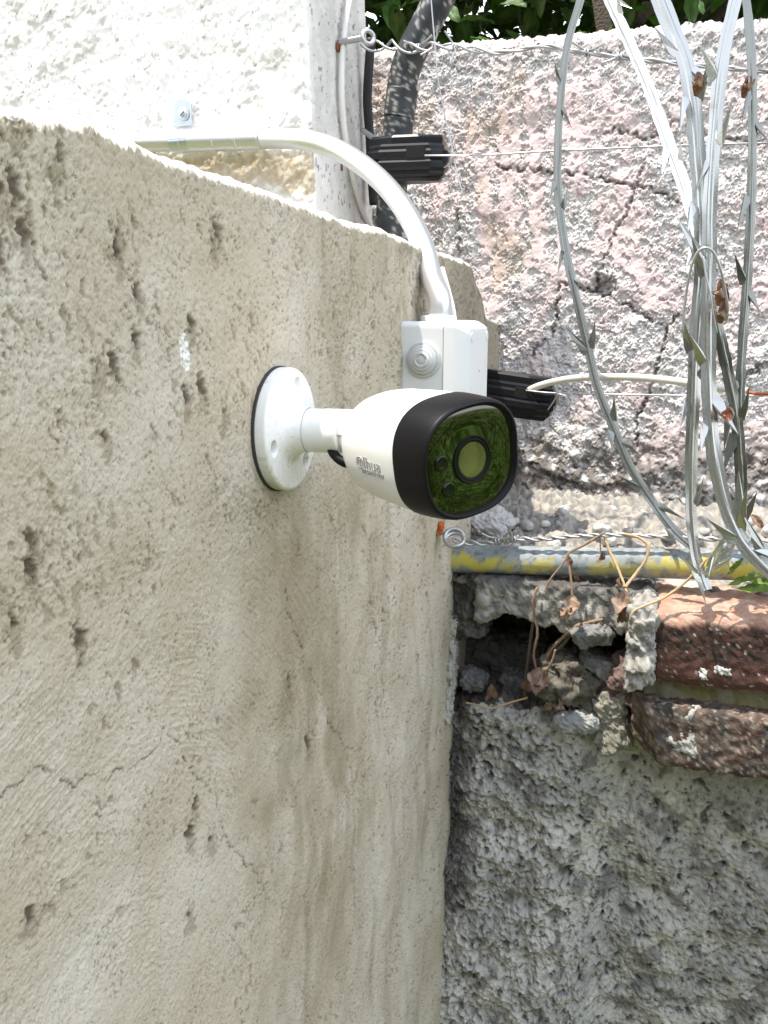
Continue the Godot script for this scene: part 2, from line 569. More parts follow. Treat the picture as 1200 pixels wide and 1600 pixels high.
func pink_wall() -> void:
	var big := nz(31, 9.0, 2)
	var mid := nz(32, 42.0, 3)
	var fine := nz(33, 150.0, 4)
	var grit := nz(34, 420.0, 3)
	var flake := nz(35, 60.0, 4)
	var zone := nz(36, 10.0, 3)
	var bands := nz(37, 1.0, 3)
	var edge := nz(38, 80.0, 3)
	var cell := 0.001
	var gw := 520
	var gh := 640
	var o := Vector2(-0.16, 1.40)
	var G := PackedFloat32Array()
	G.resize(gw * gh)
	var z := -1.047
	stroke(G, gw, gh, o, cell, [Vector2(-0.0152, 1.8794), Vector2(0.0287, 1.8716), Vector2(0.0713, 1.8674), Vector2(0.1063, 1.8590), Vector2(0.1270, 1.8534), Vector2(0.1541, 1.8488), Vector2(0.1947, 1.8307)], 41, 0.006, 1.3, 1)
	stroke(G, gw, gh, o, cell, [Vector2(0.1529, 1.8684), Vector2(0.1444, 1.8427), Vector2(0.1357, 1.8166), Vector2(0.1235, 1.7901), Vector2(0.1145, 1.7630), Vector2(0.1088, 1.7354)], 42, 0.006, 1.1, 1)
	stroke(G, gw, gh, o, cell, [Vector2(0.1071, 1.9100), Vector2(0.1238, 1.9121), Vector2(0.1510, 1.9007), Vector2(0.1705, 1.9027), Vector2(0.1889, 1.9172)], 43, 0.006, 1.1, 1)
	stroke(G, gw, gh, o, cell, [Vector2(0.2151, 1.9061), Vector2(0.2410, 1.8951), Vector2(0.2785, 1.8866)], 44, 0.006, 1.1, 1)
	stroke(G, gw, gh, o, cell, [Vector2(0.0359, 1.6565), Vector2(0.0644, 1.6859), Vector2(0.0669, 1.7146), Vector2(0.0694, 1.7429), Vector2(0.0912, 1.7356), Vector2(0.1197, 1.7283), Vector2(0.1624, 1.7072), Vector2(0.1837, 1.6934)], 45, 0.006, 1.3, 1)
	stroke(G, gw, gh, o, cell, [Vector2(0.2030, 1.7071), Vector2(0.1909, 1.6865), Vector2(0.1778, 1.6229), Vector2(0.1625, 1.5863), Vector2(0.1677, 1.5571)], 46, 0.006, 1.3, 1)
	stroke(G, gw, gh, o, cell, [Vector2(0.0401, 1.5321), Vector2(0.0863, 1.5115), Vector2(0.1236, 1.5061), Vector2(0.1738, 1.5128), Vector2(0.2160, 1.5116)], 47, 0.008, 1.3, 2)
	stroke(G, gw, gh, o, cell, [Vector2(0.2982, 1.6532), Vector2(0.2802, 1.6392), Vector2(0.2547, 1.6317)], 48, 0.006, 1.3, 2)
	stroke(G, gw, gh, o, cell, [Vector2(-0.0591, 1.8307), Vector2(-0.0569, 1.7880), Vector2(-0.0548, 1.7518)], 49, 0.005, 1.0, 1)
	var cols := PackedFloat32Array([-0.6, -0.3, -0.23])
	for i in 500:
		cols.append(lerpf(-0.21, 0.345, i / 499.0))
	for i in 110:
		cols.append(0.348 + i * 0.0035)
	cols.append(1.1)
	var nu := cols.size()
	var n_rows := 560
	var nv := n_rows + 7
	var P := PackedVector3Array()
	var C := PackedColorArray()
	P.resize(nu * nv)
	C.resize(nu * nv)
	var strips := [Vector2(-0.0007, 1.8677), Vector2(0.0321, 1.8661), Vector2(0.0749, 1.9016), Vector2(-0.0270, 1.8261)]
	var pink := lin(0.56, 0.445, 0.435)
	var chalk := lin(0.68, 0.655, 0.64)
	var grey := lin(0.40, 0.39, 0.38)
	var ochre := lin(0.46, 0.36, 0.23)
	for i in nu:
		var x := cols[i]
		var top := lerpf(2.0245, 2.0175, (x + 0.137) / 0.43) + 0.004 * edge.get_noise_2d(x, 0.0)
		for j in nv:
			var y := top
			var off := 0.0
			var inside := 1.0
			if j == 0:
				y = 0.0
				off = -0.16
				inside = 0.0
			elif j < 5:
				off = [-0.16, -0.1, -0.03, -0.012][j - 1]
				y = top - (0.01 if j == 1 else -0.004)
				inside = 0.0
			elif j < n_rows + 5:
				y = lerpf(top, 1.42, (j - 5) / (n_rows - 1.0))
			elif j == n_rows + 5:
				y = 1.2
			else:
				y = -0.01
			var depth := top - y
			off -= 0.012 * pow(clampf(1.0 - depth / 0.012, 0.0, 1.0), 2.0) * inside
			var zn := zone.get_noise_2d(x, y)
			var bn := bands.get_noise_2d(x * 34.0 + 0.18 * (y - 1.9) * 34.0, y * 5.0)
			# smooth upright bands where the pink paint still sits
			var smooth := smoothstep(0.05, 0.35, bn) * smoothstep(1.66, 1.76, y) * smoothstep(0.20, 0.05, x) * smoothstep(-0.06, 0.0, x)
			smooth = maxf(smooth, smoothstep(0.10, 0.34, zn) * 0.75)
			for k in strips.size():
				var sp: Vector2 = strips[k]
				var dx := absf(x - sp.x + 0.10 * (y - sp.y) + 0.006 * zn)
				var half: float = [0.10, 0.12, 0.08, 0.07][k]
				smooth = maxf(smooth, smoothstep(0.011, 0.007, dx + 0.006 * mid.get_noise_2d(x * 0.5, y * 2.0)) * smoothstep(half, half - 0.03, absf(y - sp.y)))
			var cover := smoothstep(0.0, 0.02, depth - 0.028)
			var f := fine.get_noise_2d(x, y)
			var fl := flake.get_noise_2d(x, y)
			var g := grit.get_noise_2d(x, y)
			var h := 0.005 * big.get_noise_2d(x, y) + 0.0018 * mid.get_noise_2d(x, y)
			h += (0.0020 * (absf(f) * 1.6 - 0.3) + 0.0014 * g) * (1.0 - 0.88 * smooth) 
			var plate := smoothstep(-0.02, 0.10, fl + 0.35 * smooth)
			h += 0.0022 * plate
			var cr := 0.0
			var gi := int((x - o.x) / cell)
			var gj := int((y - o.y) / cell)
			if gi >= 0 and gj >= 0 and gi < gw and gj < gh:
				cr = G[gj * gw + gi]
			h -= 0.0035 * cr
			var hole := smoothstep(0.017, 0.004, Vector2(x - 0.117, y - 1.737).length() * (1.0 + 0.5 * f))
			h -= 0.012 * hole
			h += 0.02 * smoothstep(1.56, 1.44, y) + 0.010 * mid.get_noise_2d(x * 0.7 + 7.0, y * 0.7) * smoothstep(1.62, 1.50, y)
			P[j * nu + i] = Vector3(x, y, z + off + h * inside - 0.13 * maxf(0.0, y - 1.45))
			var hue := smoothstep(-0.25, 0.30, zn + 0.15 + 0.5 * (y - 1.75))
			hue *= smoothstep(1.50, 1.72, y + 0.1 * zone.get_noise_2d(y, x))
			var c := mixc(grey, chalk, 0.55 + 0.9 * f + 0.6 * mid.get_noise_2d(x + 2.0, y))
			c = mixc(c, pink, hue * (0.20 + 0.58 * plate))
			c = mixc(c, lin(0.60, 0.48, 0.47), 0.8 * smooth)
			c = mixc(c, chalk * 1.08, 0.75 * smoothstep(0.10, 0.30, g + 0.25 * f) * (1.0 - 0.7 * smooth))
			var oc := smoothstep(0.12, 0.4, zone.get_noise_2d(x + 5.0, y * 0.7)) * smoothstep(0.06, 0.0, x)
			c = mixc(c, ochre, 0.35 * oc)
			c = mixc(c, grey, (1.0 - cover) * 0.75 * smoothstep(0.35, -0.2, f) * inside)
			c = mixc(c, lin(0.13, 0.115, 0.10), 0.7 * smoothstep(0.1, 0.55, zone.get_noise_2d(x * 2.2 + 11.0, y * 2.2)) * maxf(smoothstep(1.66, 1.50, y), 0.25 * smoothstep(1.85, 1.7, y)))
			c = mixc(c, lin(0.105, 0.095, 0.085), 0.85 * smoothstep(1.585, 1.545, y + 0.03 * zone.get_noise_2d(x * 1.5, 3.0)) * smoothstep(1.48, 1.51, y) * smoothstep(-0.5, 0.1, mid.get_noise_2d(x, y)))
			c = mixc(c, lin(0.10, 0.09, 0.08), 0.5 * smoothstep(0.34, 0.48, -g - 0.2 * f) * (1.0 - smooth))
			c = mixc(c, lin(0.09, 0.08, 0.07), 0.7 * cr + 0.4 * hole)
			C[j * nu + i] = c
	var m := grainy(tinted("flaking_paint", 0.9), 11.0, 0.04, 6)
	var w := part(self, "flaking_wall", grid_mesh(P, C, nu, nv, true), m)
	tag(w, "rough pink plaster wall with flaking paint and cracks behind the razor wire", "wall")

func white_wall() -> void:
	var mid := nz(51, 30.0, 3)
	var fine := nz(52, 120.0, 4)
	var grit := nz(53, 380.0, 3)
	var patch := nz(54, 22.0, 3)
	var edge := nz(55, 60.0, 3)
	# the line goes along the front to the corner and back along the side
	var cols := PackedFloat32Array([-1.4, -0.9, -0.55])
	for i in 270:
		cols.append(lerpf(-0.47, 0.0, i / 269.0))
	for i in 60:
		cols.append(lerpf(0.0015, 0.171, i / 59.0))
	var nu := cols.size()
	var n_rows := 210
	var nv := n_rows + 5
	var P := PackedVector3Array()
	var C := PackedColorArray()
	P.resize(nu * nv)
	C.resize(nu * nv)
	var white := lin(0.86, 0.85, 0.835)
	var drab := lin(0.60, 0.58, 0.54)
	var tan := lin(0.50, 0.40, 0.28)
	for i in nu:
		var t := cols[i]
		for j in nv:
			var y := 2.06
			var inside := 1.0
			var back := 0.0
			if j < 2:
				back = [0.17, 0.01][j]
				y = 2.063
				inside = 0.3
			elif j < n_rows + 2:
				y = lerpf(2.06, 1.72, (j - 2) / (n_rows - 1.0))
			else:
				y = [1.5, 0.8, -0.01][j - n_rows - 2]
			var lean := -0.155 + (1.90 - y) * 0.035
			var p := Vector3(lean + t, y, -0.876) if t <= 0.0 else Vector3(lean, y, -0.876 - t)
			var n := Vector3(0, 0, 1) if t <= 0.0 else Vector3(1, 0, 0)
			var corner := 1.0 - smoothstep(0.0, 0.006, absf(t))
			n = n.lerp(Vector3(0.7, 0, 0.7), corner)
			p -= Vector3(0.7, 0, 0.7) * 0.003 * corner
			var f := fine.get_noise_3dv(p)
			var side := 0.25 if t > 0.0 else 1.0
			var h := (0.0026 * mid.get_noise_3dv(p) + 0.0011 * f) * side + 0.0009 * grit.get_noise_3dv(p)
			var bare := smoothstep(1.872, 1.862, y + 0.006 * patch.get_noise_3dv(p)) * smoothstep(-0.22, -0.19, t) * (1.0 if t <= 0.0 else 0.0) * smoothstep(1.822, 1.834, y + 0.02 * patch.get_noise_3dv(p * 1.7))
			h -= 0.002 * bare
			p += n * h * inside - n * back
			P[j * nu + i] = p
			var c := mixc(white, drab, 0.9 * smoothstep(0.05, 0.4, patch.get_noise_3dv(p) - 0.5 * f))
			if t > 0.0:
				c = mixc(c, lin(0.60, 0.585, 0.55), 0.7 + 0.5 * mid.get_noise_3dv(p))  # shaded side of the corner toned down in its colour
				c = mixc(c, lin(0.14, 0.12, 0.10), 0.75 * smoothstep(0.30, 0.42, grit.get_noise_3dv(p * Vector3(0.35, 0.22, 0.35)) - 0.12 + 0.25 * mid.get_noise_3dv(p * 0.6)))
			else:
				c = mixc(c, lin(0.25, 0.22, 0.18), 0.8 * smoothstep(0.40, 0.50, grit.get_noise_3dv(p * 0.3) - 0.05))
			c = mixc(c, mixc(tan, lin(0.62, 0.56, 0.48), 0.5 + f), bare)
			C[j * nu + i] = c
	var m := grainy(tinted("white_paint", 0.8), 12.0, 0.02, 7)
	var w := part(self, "whitewashed_wall", grid_mesh(P, C, nu, nv, true), m)
	tag(w, "white painted lumpy wall end at top left above the beige wall", "wall")
	var _unused := edge

func low_wall() -> void:
	var w := thing("rubble_wall", Vector3(0.3, 0, -0.9), "rough grey cement wall at lower right with broken masonry and a hollow at its top", "wall")
	var big := nz(61, 11.0, 2)
	var mid := nz(62, 40.0, 3)
	var fine := nz(63, 120.0, 4)
	var grit := nz(64, 420.0, 3)
	var zone := nz(65, 9.0, 3)
	var clods := cells(66, 62.0)
	var clods2 := cells(67, 210.0)
	var lipn := nz(68, 26.0, 3)
	var cols := PackedFloat32Array()
	for i in 400:
		cols.append(lerpf(-0.015, 0.345, i / 399.0))
	for i in 110:
		cols.append(0.348 + i * 0.0035)
	cols.append(1.1)
	var nu := cols.size()
	var nf := 460
	var nb := 60
	var nc := 50
	var ne := 90
	var nv := ne + nf + nb + nc
	var P := PackedVector3Array()
	var C := PackedColorArray()
	P.resize(nu * nv)
	C.resize(nu * nv)
	var pale := lin(0.56, 0.545, 0.50)
	var grey := lin(0.34, 0.335, 0.315)
	var dark := lin(0.085, 0.08, 0.075)
	var moss := lin(0.20, 0.185, 0.085)
	for i in nu:
		var x := cols[i]
		var lip := 1.312 + 0.010 * lipn.get_noise_2d(x, 0.0) + 0.012 * smoothstep(0.10, 0.17, x)
		for j in nv:
			var p := Vector3(x, 0, -0.843)
			var n := Vector3(0, 0, 1)
			var amp := 1.0
			if j < ne:
				p.y = lerpf(0.865, 0.50, (ne - 1 - j) / (ne - 2.0)) if j > 0 else -0.01
			elif j < ne + nf:
				p.y = lerpf(0.87, lip, (j - ne) / (nf - 1.0))
				var e := clampf(1.0 - (lip - p.y) / 0.016, 0.0, 1.0)
				p.z -= 0.012 * e * e
				n = n.lerp(Vector3(0, 0.7, 0.7), e)
			elif j < ne + nf + nb:
				var t := (j - ne + 1 - nf) / float(nb)
				p = Vector3(x, lip + 0.004 * t, lerpf(-0.855, -0.985, t))
				n = Vector3(0, 1, 0)
				amp = 0.8
			else:
				var t := (j - ne + 1 - nf - nb) / float(nc)
				p = Vector3(x, lerpf(lip + 0.004, 1.46, t), -0.985 - 0.012 * sin(PI * t))
				n = Vector3(0, 0, 1)
				amp = 0.8
			if j < ne + nf:
				var bay := smoothstep(0.11, 0.19, x)
				p.z -= bay * (0.022 + 0.12 * (1.30 - p.y)) * smoothstep(0.0, 0.5, p.y)
			var f := fine.get_noise_3dv(p)
			var g := grit.get_noise_3dv(p)
			var cl := 1.0 + clods.get_noise_3dv(p)
			var cl2 := 1.0 + clods2.get_noise_3dv(p)
			var right := smoothstep(0.10, 0.24, x + 0.05 * zone.get_noise_3dv(p))
			var h := 0.013 * big.get_noise_3dv(p) + 0.008 * mid.get_noise_3dv(p) * (1.0 - 0.5 * right)
			h += (0.0050 * f - 0.0036 * cl - 0.0016 * cl2 + 0.0014 * g) * (1.0 - 0.45 * right)
			# the mortar has crumbled away beside the beige wall
			var crumble := smoothstep(0.035, 0.0, x - 0.012 * mid.get_noise_3dv(p * 0.8)) * smoothstep(0.98, 1.15, p.y)
			h -= 0.016 * crumble * smoothstep(-0.3, 0.2, f + 0.3)
			var hole := smoothstep(0.3, 0.6, mid.get_noise_3dv(p * 1.1 + Vector3(4, 4, 4)))
			h -= 0.008 * hole
			p += n * h * amp
			P[j * nu + i] = p
			var zn := zone.get_noise_3dv(p)
			var c := mixc(grey, pale, 0.55 + 1.0 * zn + 0.9 * f - 0.25 * cl)
			c = mixc(c, dark, 0.85 * smoothstep(0.28, 0.45, -f - 0.25 * g) + 0.6 * hole)
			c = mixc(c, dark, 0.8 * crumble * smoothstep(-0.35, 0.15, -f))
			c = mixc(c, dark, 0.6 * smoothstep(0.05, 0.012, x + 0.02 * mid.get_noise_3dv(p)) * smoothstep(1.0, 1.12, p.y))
			c = mixc(c, dark, 0.65 * smoothstep(0.10, 0.45, zone.get_noise_3dv(p * 2.3 + Vector3(9, 0, 0))))
			var under := smoothstep(1.22, 1.285, p.y) * smoothstep(0.16, 0.21, x)
			c = mixc(c, moss, 0.75 * under * (0.7 + zn))
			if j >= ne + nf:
				c = mixc(c, lin(0.06, 0.047, 0.04), 0.8 if j < ne + nf + nb else 0.9)  # shade of the hollow painted into its floor and back
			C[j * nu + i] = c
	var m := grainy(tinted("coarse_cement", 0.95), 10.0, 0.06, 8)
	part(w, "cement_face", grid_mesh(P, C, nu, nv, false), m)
	# bed of rubble between the wall's top and the pink wall
	var nbu := 300
	var nbv := 70
	P = PackedVector3Array()
	C = PackedColorArray()
	for j in nbv:
		for i in nbu:
			var x := lerpf(-0.01, 0.62, pow(i / (nbu - 1.0), 1.3))
			var t := j / (nbv - 1.0)
			var p := Vector3(x, 1.442 + 0.052 * pow(t, 1.4), lerpf(-0.848, -1.05, t))
			var cl := 1.0 + clods.get_noise_3dv(p * 0.8)
			var f := fine.get_noise_3dv(p)
			p.y += 0.010 * mid.get_noise_3dv(p) + 0.004 * f - 0.005 * cl + (0.012 * smoothstep(0.35, 0.9, t))
			P.append(p)
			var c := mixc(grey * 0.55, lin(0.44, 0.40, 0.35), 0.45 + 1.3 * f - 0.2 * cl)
			c = mixc(c, lin(0.10, 0.085, 0.07), 0.85 * smoothstep(0.3, 0.05, t))  # front strip painted dark for the shade under the pipe
			C.append(c)
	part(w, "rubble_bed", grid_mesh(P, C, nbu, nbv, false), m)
	# the slab that bridges the hollow
	var slabn := nz(71, 60.0, 3)
	var slab2 := nz(72, 300.0, 3)
	var slab3 := nz(73, 22.0, 2)
	var bend := func(p: Vector3, n: Vector3) -> Vector3:
		var q := p + n * (0.005 * slabn.get_noise_3dv(p) + 0.0022 * slab2.get_noise_3dv(p))
		if p.y < 0:
			q.y += 0.010 * slab3.get_noise_2d(p.x, 0.3) - 0.004
		return q
	var colour := func(p: Vector3) -> Color:
		var c := mixc(grey * 0.6, pale, 0.22 + 1.3 * slabn.get_noise_3dv(p))
		c = mixc(c, dark, 0.9 * smoothstep(1.436, 1.450, p.y) + 0.6 * smoothstep(0.1, 0.4, slabn.get_noise_3dv(p * 1.8 + Vector3(3, 0, 0))))  # top of the slab painted dark for the pipe's shade
		return c
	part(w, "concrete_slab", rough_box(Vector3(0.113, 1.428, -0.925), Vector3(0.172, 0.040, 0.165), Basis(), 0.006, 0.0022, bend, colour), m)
	part(w, "stone", lump(Vector3(0.014, 1.415, -0.895), Vector3(0.045, 0.075, 0.08), 75, 0.004, lin(0.05, 0.047, 0.043), lin(0.14, 0.135, 0.125)), m)  # coloured near black to stand for the shaded gap
	# bricks
	var bn := nz(81, 70.0, 3)
	var bn2 := nz(82, 330.0, 3)
	var bn3 := nz(83, 18.0, 2)
	var bn4 := nz(84, 170.0, 3)
	var red := lin(0.37, 0.21, 0.15)
	var brick_bend := func(p: Vector3, n: Vector3) -> Vector3:
		return p + n * (0.0022 * bn.get_noise_3dv(p) + 0.0009 * bn2.get_noise_3dv(p))
	var brick_colour := func(p: Vector3) -> Color:
		var c := mixc(red, lin(0.47, 0.34, 0.27), 0.45 + 1.2 * bn.get_noise_3dv(p))
		# the front's shade painted in dark maroon, with a band of black lichen
		var front := smoothstep(-0.815, -0.800, p.z)
		var shaded_front := front * smoothstep(1.443, 1.432, p.y + 0.010 * bn3.get_noise_3dv(p))
		c = mixc(c, lin(0.085, 0.042, 0.033), shaded_front * 0.95)
		var band := shaded_front * smoothstep(1.398, 1.410, p.y + 0.02 * bn3.get_noise_3dv(p))
		c = mixc(c, lin(0.035, 0.03, 0.028), 0.9 * band * smoothstep(-0.12, 0.06, bn4.get_noise_3dv(p)))
		c = mixc(c, lin(0.55, 0.51, 0.45), 0.7 * smoothstep(0.44, 0.52, bn4.get_noise_3dv(p * 0.8 + Vector3(1, 0, 0))) * front)
		return c
	var bm := grainy(tinted("old_brick", 0.88), 14.0, 0.05, 9)
	part(w, "brick", rough_box(Vector3(0.300, 1.410, -0.866), Vector3(0.206, 0.072, 0.135), Basis(Vector3.UP, 0.02), 0.015, 0.0018, brick_bend, brick_colour), bm)
	part(w, "brick", rough_box(Vector3(0.520, 1.411, -0.868), Vector3(0.206, 0.070, 0.135), Basis(Vector3.UP, -0.01), 0.014, 0.004, brick_bend, brick_colour), bm)
	var low_bend := func(p: Vector3, n: Vector3) -> Vector3:
		var q := p + n * (0.003 * bn.get_noise_3dv(p) + 0.0012 * bn2.get_noise_3dv(p))
		var cut := maxf(0.0, -0.098 - p.x - 0.30 * p.y)
		q.z -= cut * 1.5
		q.y += cut * 0.25
		return q
	var low_colour := func(p: Vector3) -> Color:
		var c := mixc(lin(0.085, 0.052, 0.04), lin(0.17, 0.14, 0.115), 0.4 + 1.6 * bn.get_noise_3dv(p))
		c = mixc(c, lin(0.06, 0.055, 0.05), 0.9 * smoothstep(0.0, 0.3, bn3.get_noise_3dv(p * 2.0)))
		c = mixc(c, lin(0.38, 0.33, 0.27), 0.7 * smoothstep(0.22, 0.40, bn4.get_noise_3dv(p)))
		return c
	part(w, "brick", rough_box(Vector3(0.305, 1.3265, -0.850), Vector3(0.235, 0.060, 0.11), Basis(Vector3.UP, 0.015), 0.006, 0.0020, low_bend, low_colour), bm)
	part(w, "brick", rough_box(Vector3(0.550, 1.3235, -0.853), Vector3(0.225, 0.066, 0.11), Basis(), 0.006, 0.005, brick_bend, low_colour), bm)
	var joint_colour := func(p: Vector3) -> Color:
		return mixc(mixc(lin(0.16, 0.15, 0.11), pale * 0.6, 0.3 + bn.get_noise_3dv(p)), moss, 0.5 + 1.2 * bn3.get_noise_3dv(p))
	part(w, "mortar_joint", rough_box(Vector3(0.42, 1.364, -0.868), Vector3(0.45, 0.030, 0.10), Basis(), 0.006, 0.003, bend, joint_colour), m)
	part(w, "mortar_cap", lump(Vector3(0.1967, 1.4104, -0.8150) + Vector3(-0.004, 0, 0.0), Vector3(0.024, 0.074, 0.075), 85, 0.0028, lin(0.17, 0.165, 0.15), lin(0.42, 0.41, 0.385)), m)
	part(w, "mortar_lump", lump(Vector3(0.2337, 1.3306, -0.8060), Vector3(0.036, 0.046, 0.022), 86, 0.003, lin(0.25, 0.24, 0.22), lin(0.47, 0.46, 0.43)), m)
	part(w, "mortar_lump", lump(Vector3(0.2586, 1.3245, -0.8070), Vector3(0.026, 0.026, 0.016), 87, 0.003, lin(0.25, 0.24, 0.22), lin(0.47, 0.46, 0.43)), m)
	part(w, "mortar_lump", lump(Vector3(0.2471, 1.3913, -0.8000), Vector3(0.010, 0.010, 0.006), 88, 0.003, lin(0.56, 0.55, 0.52), lin(0.66, 0.65, 0.62)), m)
	part(w, "mortar_lump", lump(Vector3(0.2640, 1.3948, -0.8000), Vector3(0.016, 0.008, 0.006), 89, 0.003, lin(0.46, 0.45, 0.42), lin(0.60, 0.59, 0.56)), m)
	# loose stones in the hollow
	part(w, "stone", lump(Vector3(0.1448, 1.4017, -0.8450), Vector3(0.040, 0.022, 0.035), 91, 0.003, lin(0.13, 0.132, 0.13), lin(0.28, 0.285, 0.28), Basis(Vector3.BACK, 0.15)), m)
	part(w, "stone", lump(Vector3(0.1291, 1.3393, -0.8720), Vector3(0.075, 0.055, 0.07), 92, 0.003, lin(0.075, 0.065, 0.05), lin(0.18, 0.17, 0.145), Basis(Vector3.BACK, -0.45)), m)
	part(w, "stone", lump(Vector3(0.1576, 1.3622, -0.8620), Vector3(0.045, 0.018, 0.04), 93, 0.003, lin(0.13, 0.13, 0.12), lin(0.28, 0.28, 0.265), Basis(Vector3.BACK, -0.4)), m)
	part(w, "stone", lump(Vector3(0.1678, 1.3127, -0.8450), Vector3(0.035, 0.07, 0.03), 94, 0.003, lin(0.20, 0.19, 0.155), lin(0.33, 0.32, 0.28), Basis(Vector3.BACK, 0.1)), m)
	part(w, "stone", lump(Vector3(0.1830, 1.3527, -0.8600), Vector3(0.05, 0.05, 0.06), 95, 0.003, lin(0.11, 0.075, 0.07), lin(0.20, 0.15, 0.14)), m)
	part(w, "stone", lump(Vector3(0.0369, 1.3266, -0.9550), Vector3(0.10, 0.05, 0.05), 96, 0.004, lin(0.08, 0.075, 0.07), lin(0.16, 0.15, 0.14)), m)
	part(w, "stone", lump(Vector3(0.0228, 1.3239, -0.8750), Vector3(0.026, 0.024, 0.03), 97, 0.003, lin(0.09, 0.09, 0.09), lin(0.19, 0.19, 0.19)), m)
	part(w, "stone", lump(Vector3(0.0610, 1.3170, -0.9050), Vector3(0.030, 0.018, 0.03), 98, 0.003, lin(0.09, 0.09, 0.09), lin(0.19, 0.19, 0.19)), m)
	part(w, "pebble", lump(Vector3(0.1117, 1.3214, -0.8520), Vector3(0.017, 0.010, 0.012), 99, 0.0015, lin(0.5, 0.5, 0.49), lin(0.62, 0.62, 0.6)), m)
	part(w, "mortar_lump", lump(Vector3(0.1375, 1.3092, -0.8380), Vector3(0.045, 0.024, 0.025), 100, 0.003, lin(0.22, 0.225, 0.22), lin(0.36, 0.37, 0.37), Basis(Vector3.BACK, 0.2)), m)
	part(w, "mortar_lump", lump(Vector3(0.0152, 1.4689, -0.9700), Vector3(0.055, 0.045, 0.05), 101, 0.004, lin(0.44, 0.43, 0.42), lin(0.58, 0.57, 0.56)), m)
	rng.seed = 5
	for k in 34:
		var px := Vector3(rng.randf_range(0.03, 0.40), 0, rng.randf_range(-1.03, -0.90))
		px.y = 1.442 + 0.052 * pow((-0.848 - px.z) / 0.202, 1.4) + 0.008
		var sz := rng.randf_range(0.006, 0.016)
		var g := rng.randf_range(0.3, 0.62)
		part(w, "pebble", lump(px, Vector3(sz * rng.randf_range(0.9, 1.6), sz * 0.8, sz), 110 + k, 0.0012, lin(g, g * 0.97, g * 0.92) * 0.8, lin(g, g * 0.97, g * 0.92), Basis(Vector3.UP, rng.randf() * 6.0), 0.0025), m)
	# torn edge of the beige coat where the two walls meet
	for k in 9:
		var a := k / 8.0
		var q := (Vector3(0.0010, 1.4191, -0.8768)).lerp(Vector3(0.0010, 1.2991, -0.8435), a)
		q += Vector3(0, 0, 0.012 * bn3.get_noise_2d(q.y * 3.0, 2.0))
		part(w, "mortar_crumb", lump(q, Vector3(rng.randf_range(0.006, 0.012), rng.randf_range(0.014, 0.030), 0.022), 160 + k, 0.004, lin(0.30, 0.29, 0.26), lin(0.50, 0.49, 0.45)), m)

# ---------------------------------------------------------------- the camera on the wall
func body_ring(c: Vector3, R: Vector3, U: Vector3, rx: float, ry: float, e: float, k: int, n: int) -> Vector3:
	var a := TAU * (k % n) / n
	var x := signf(cos(a)) * pow(absf(cos(a)), 2.0 / e) * rx
	var y := signf(sin(a)) * pow(absf(sin(a)), 2.0 / e) * ry
	return c + R * x + U * y

func body_sweep(front: Vector3, a: Vector3, R: Vector3, U: Vector3, rows: Array, n := 96, visor := 0.0) -> ArrayMesh:
	# rows: [distance behind the front, size, exponent, visor share]
	var P := PackedVector3Array()
	for r in rows:
		for k in n + 1:
			var p := body_ring(Vector3.ZERO, R, U, 0.0295 * r[1], 0.0275 * r[1], r[2], k, n)
			var lift := clampf(p.dot(U) / 0.03, 0.0, 1.0)
			P.append(front - a * (r[0] - visor * r[3] * lift) + p)
	return grid_mesh(P, PackedColorArray(), n + 1, rows.size(), true, true)

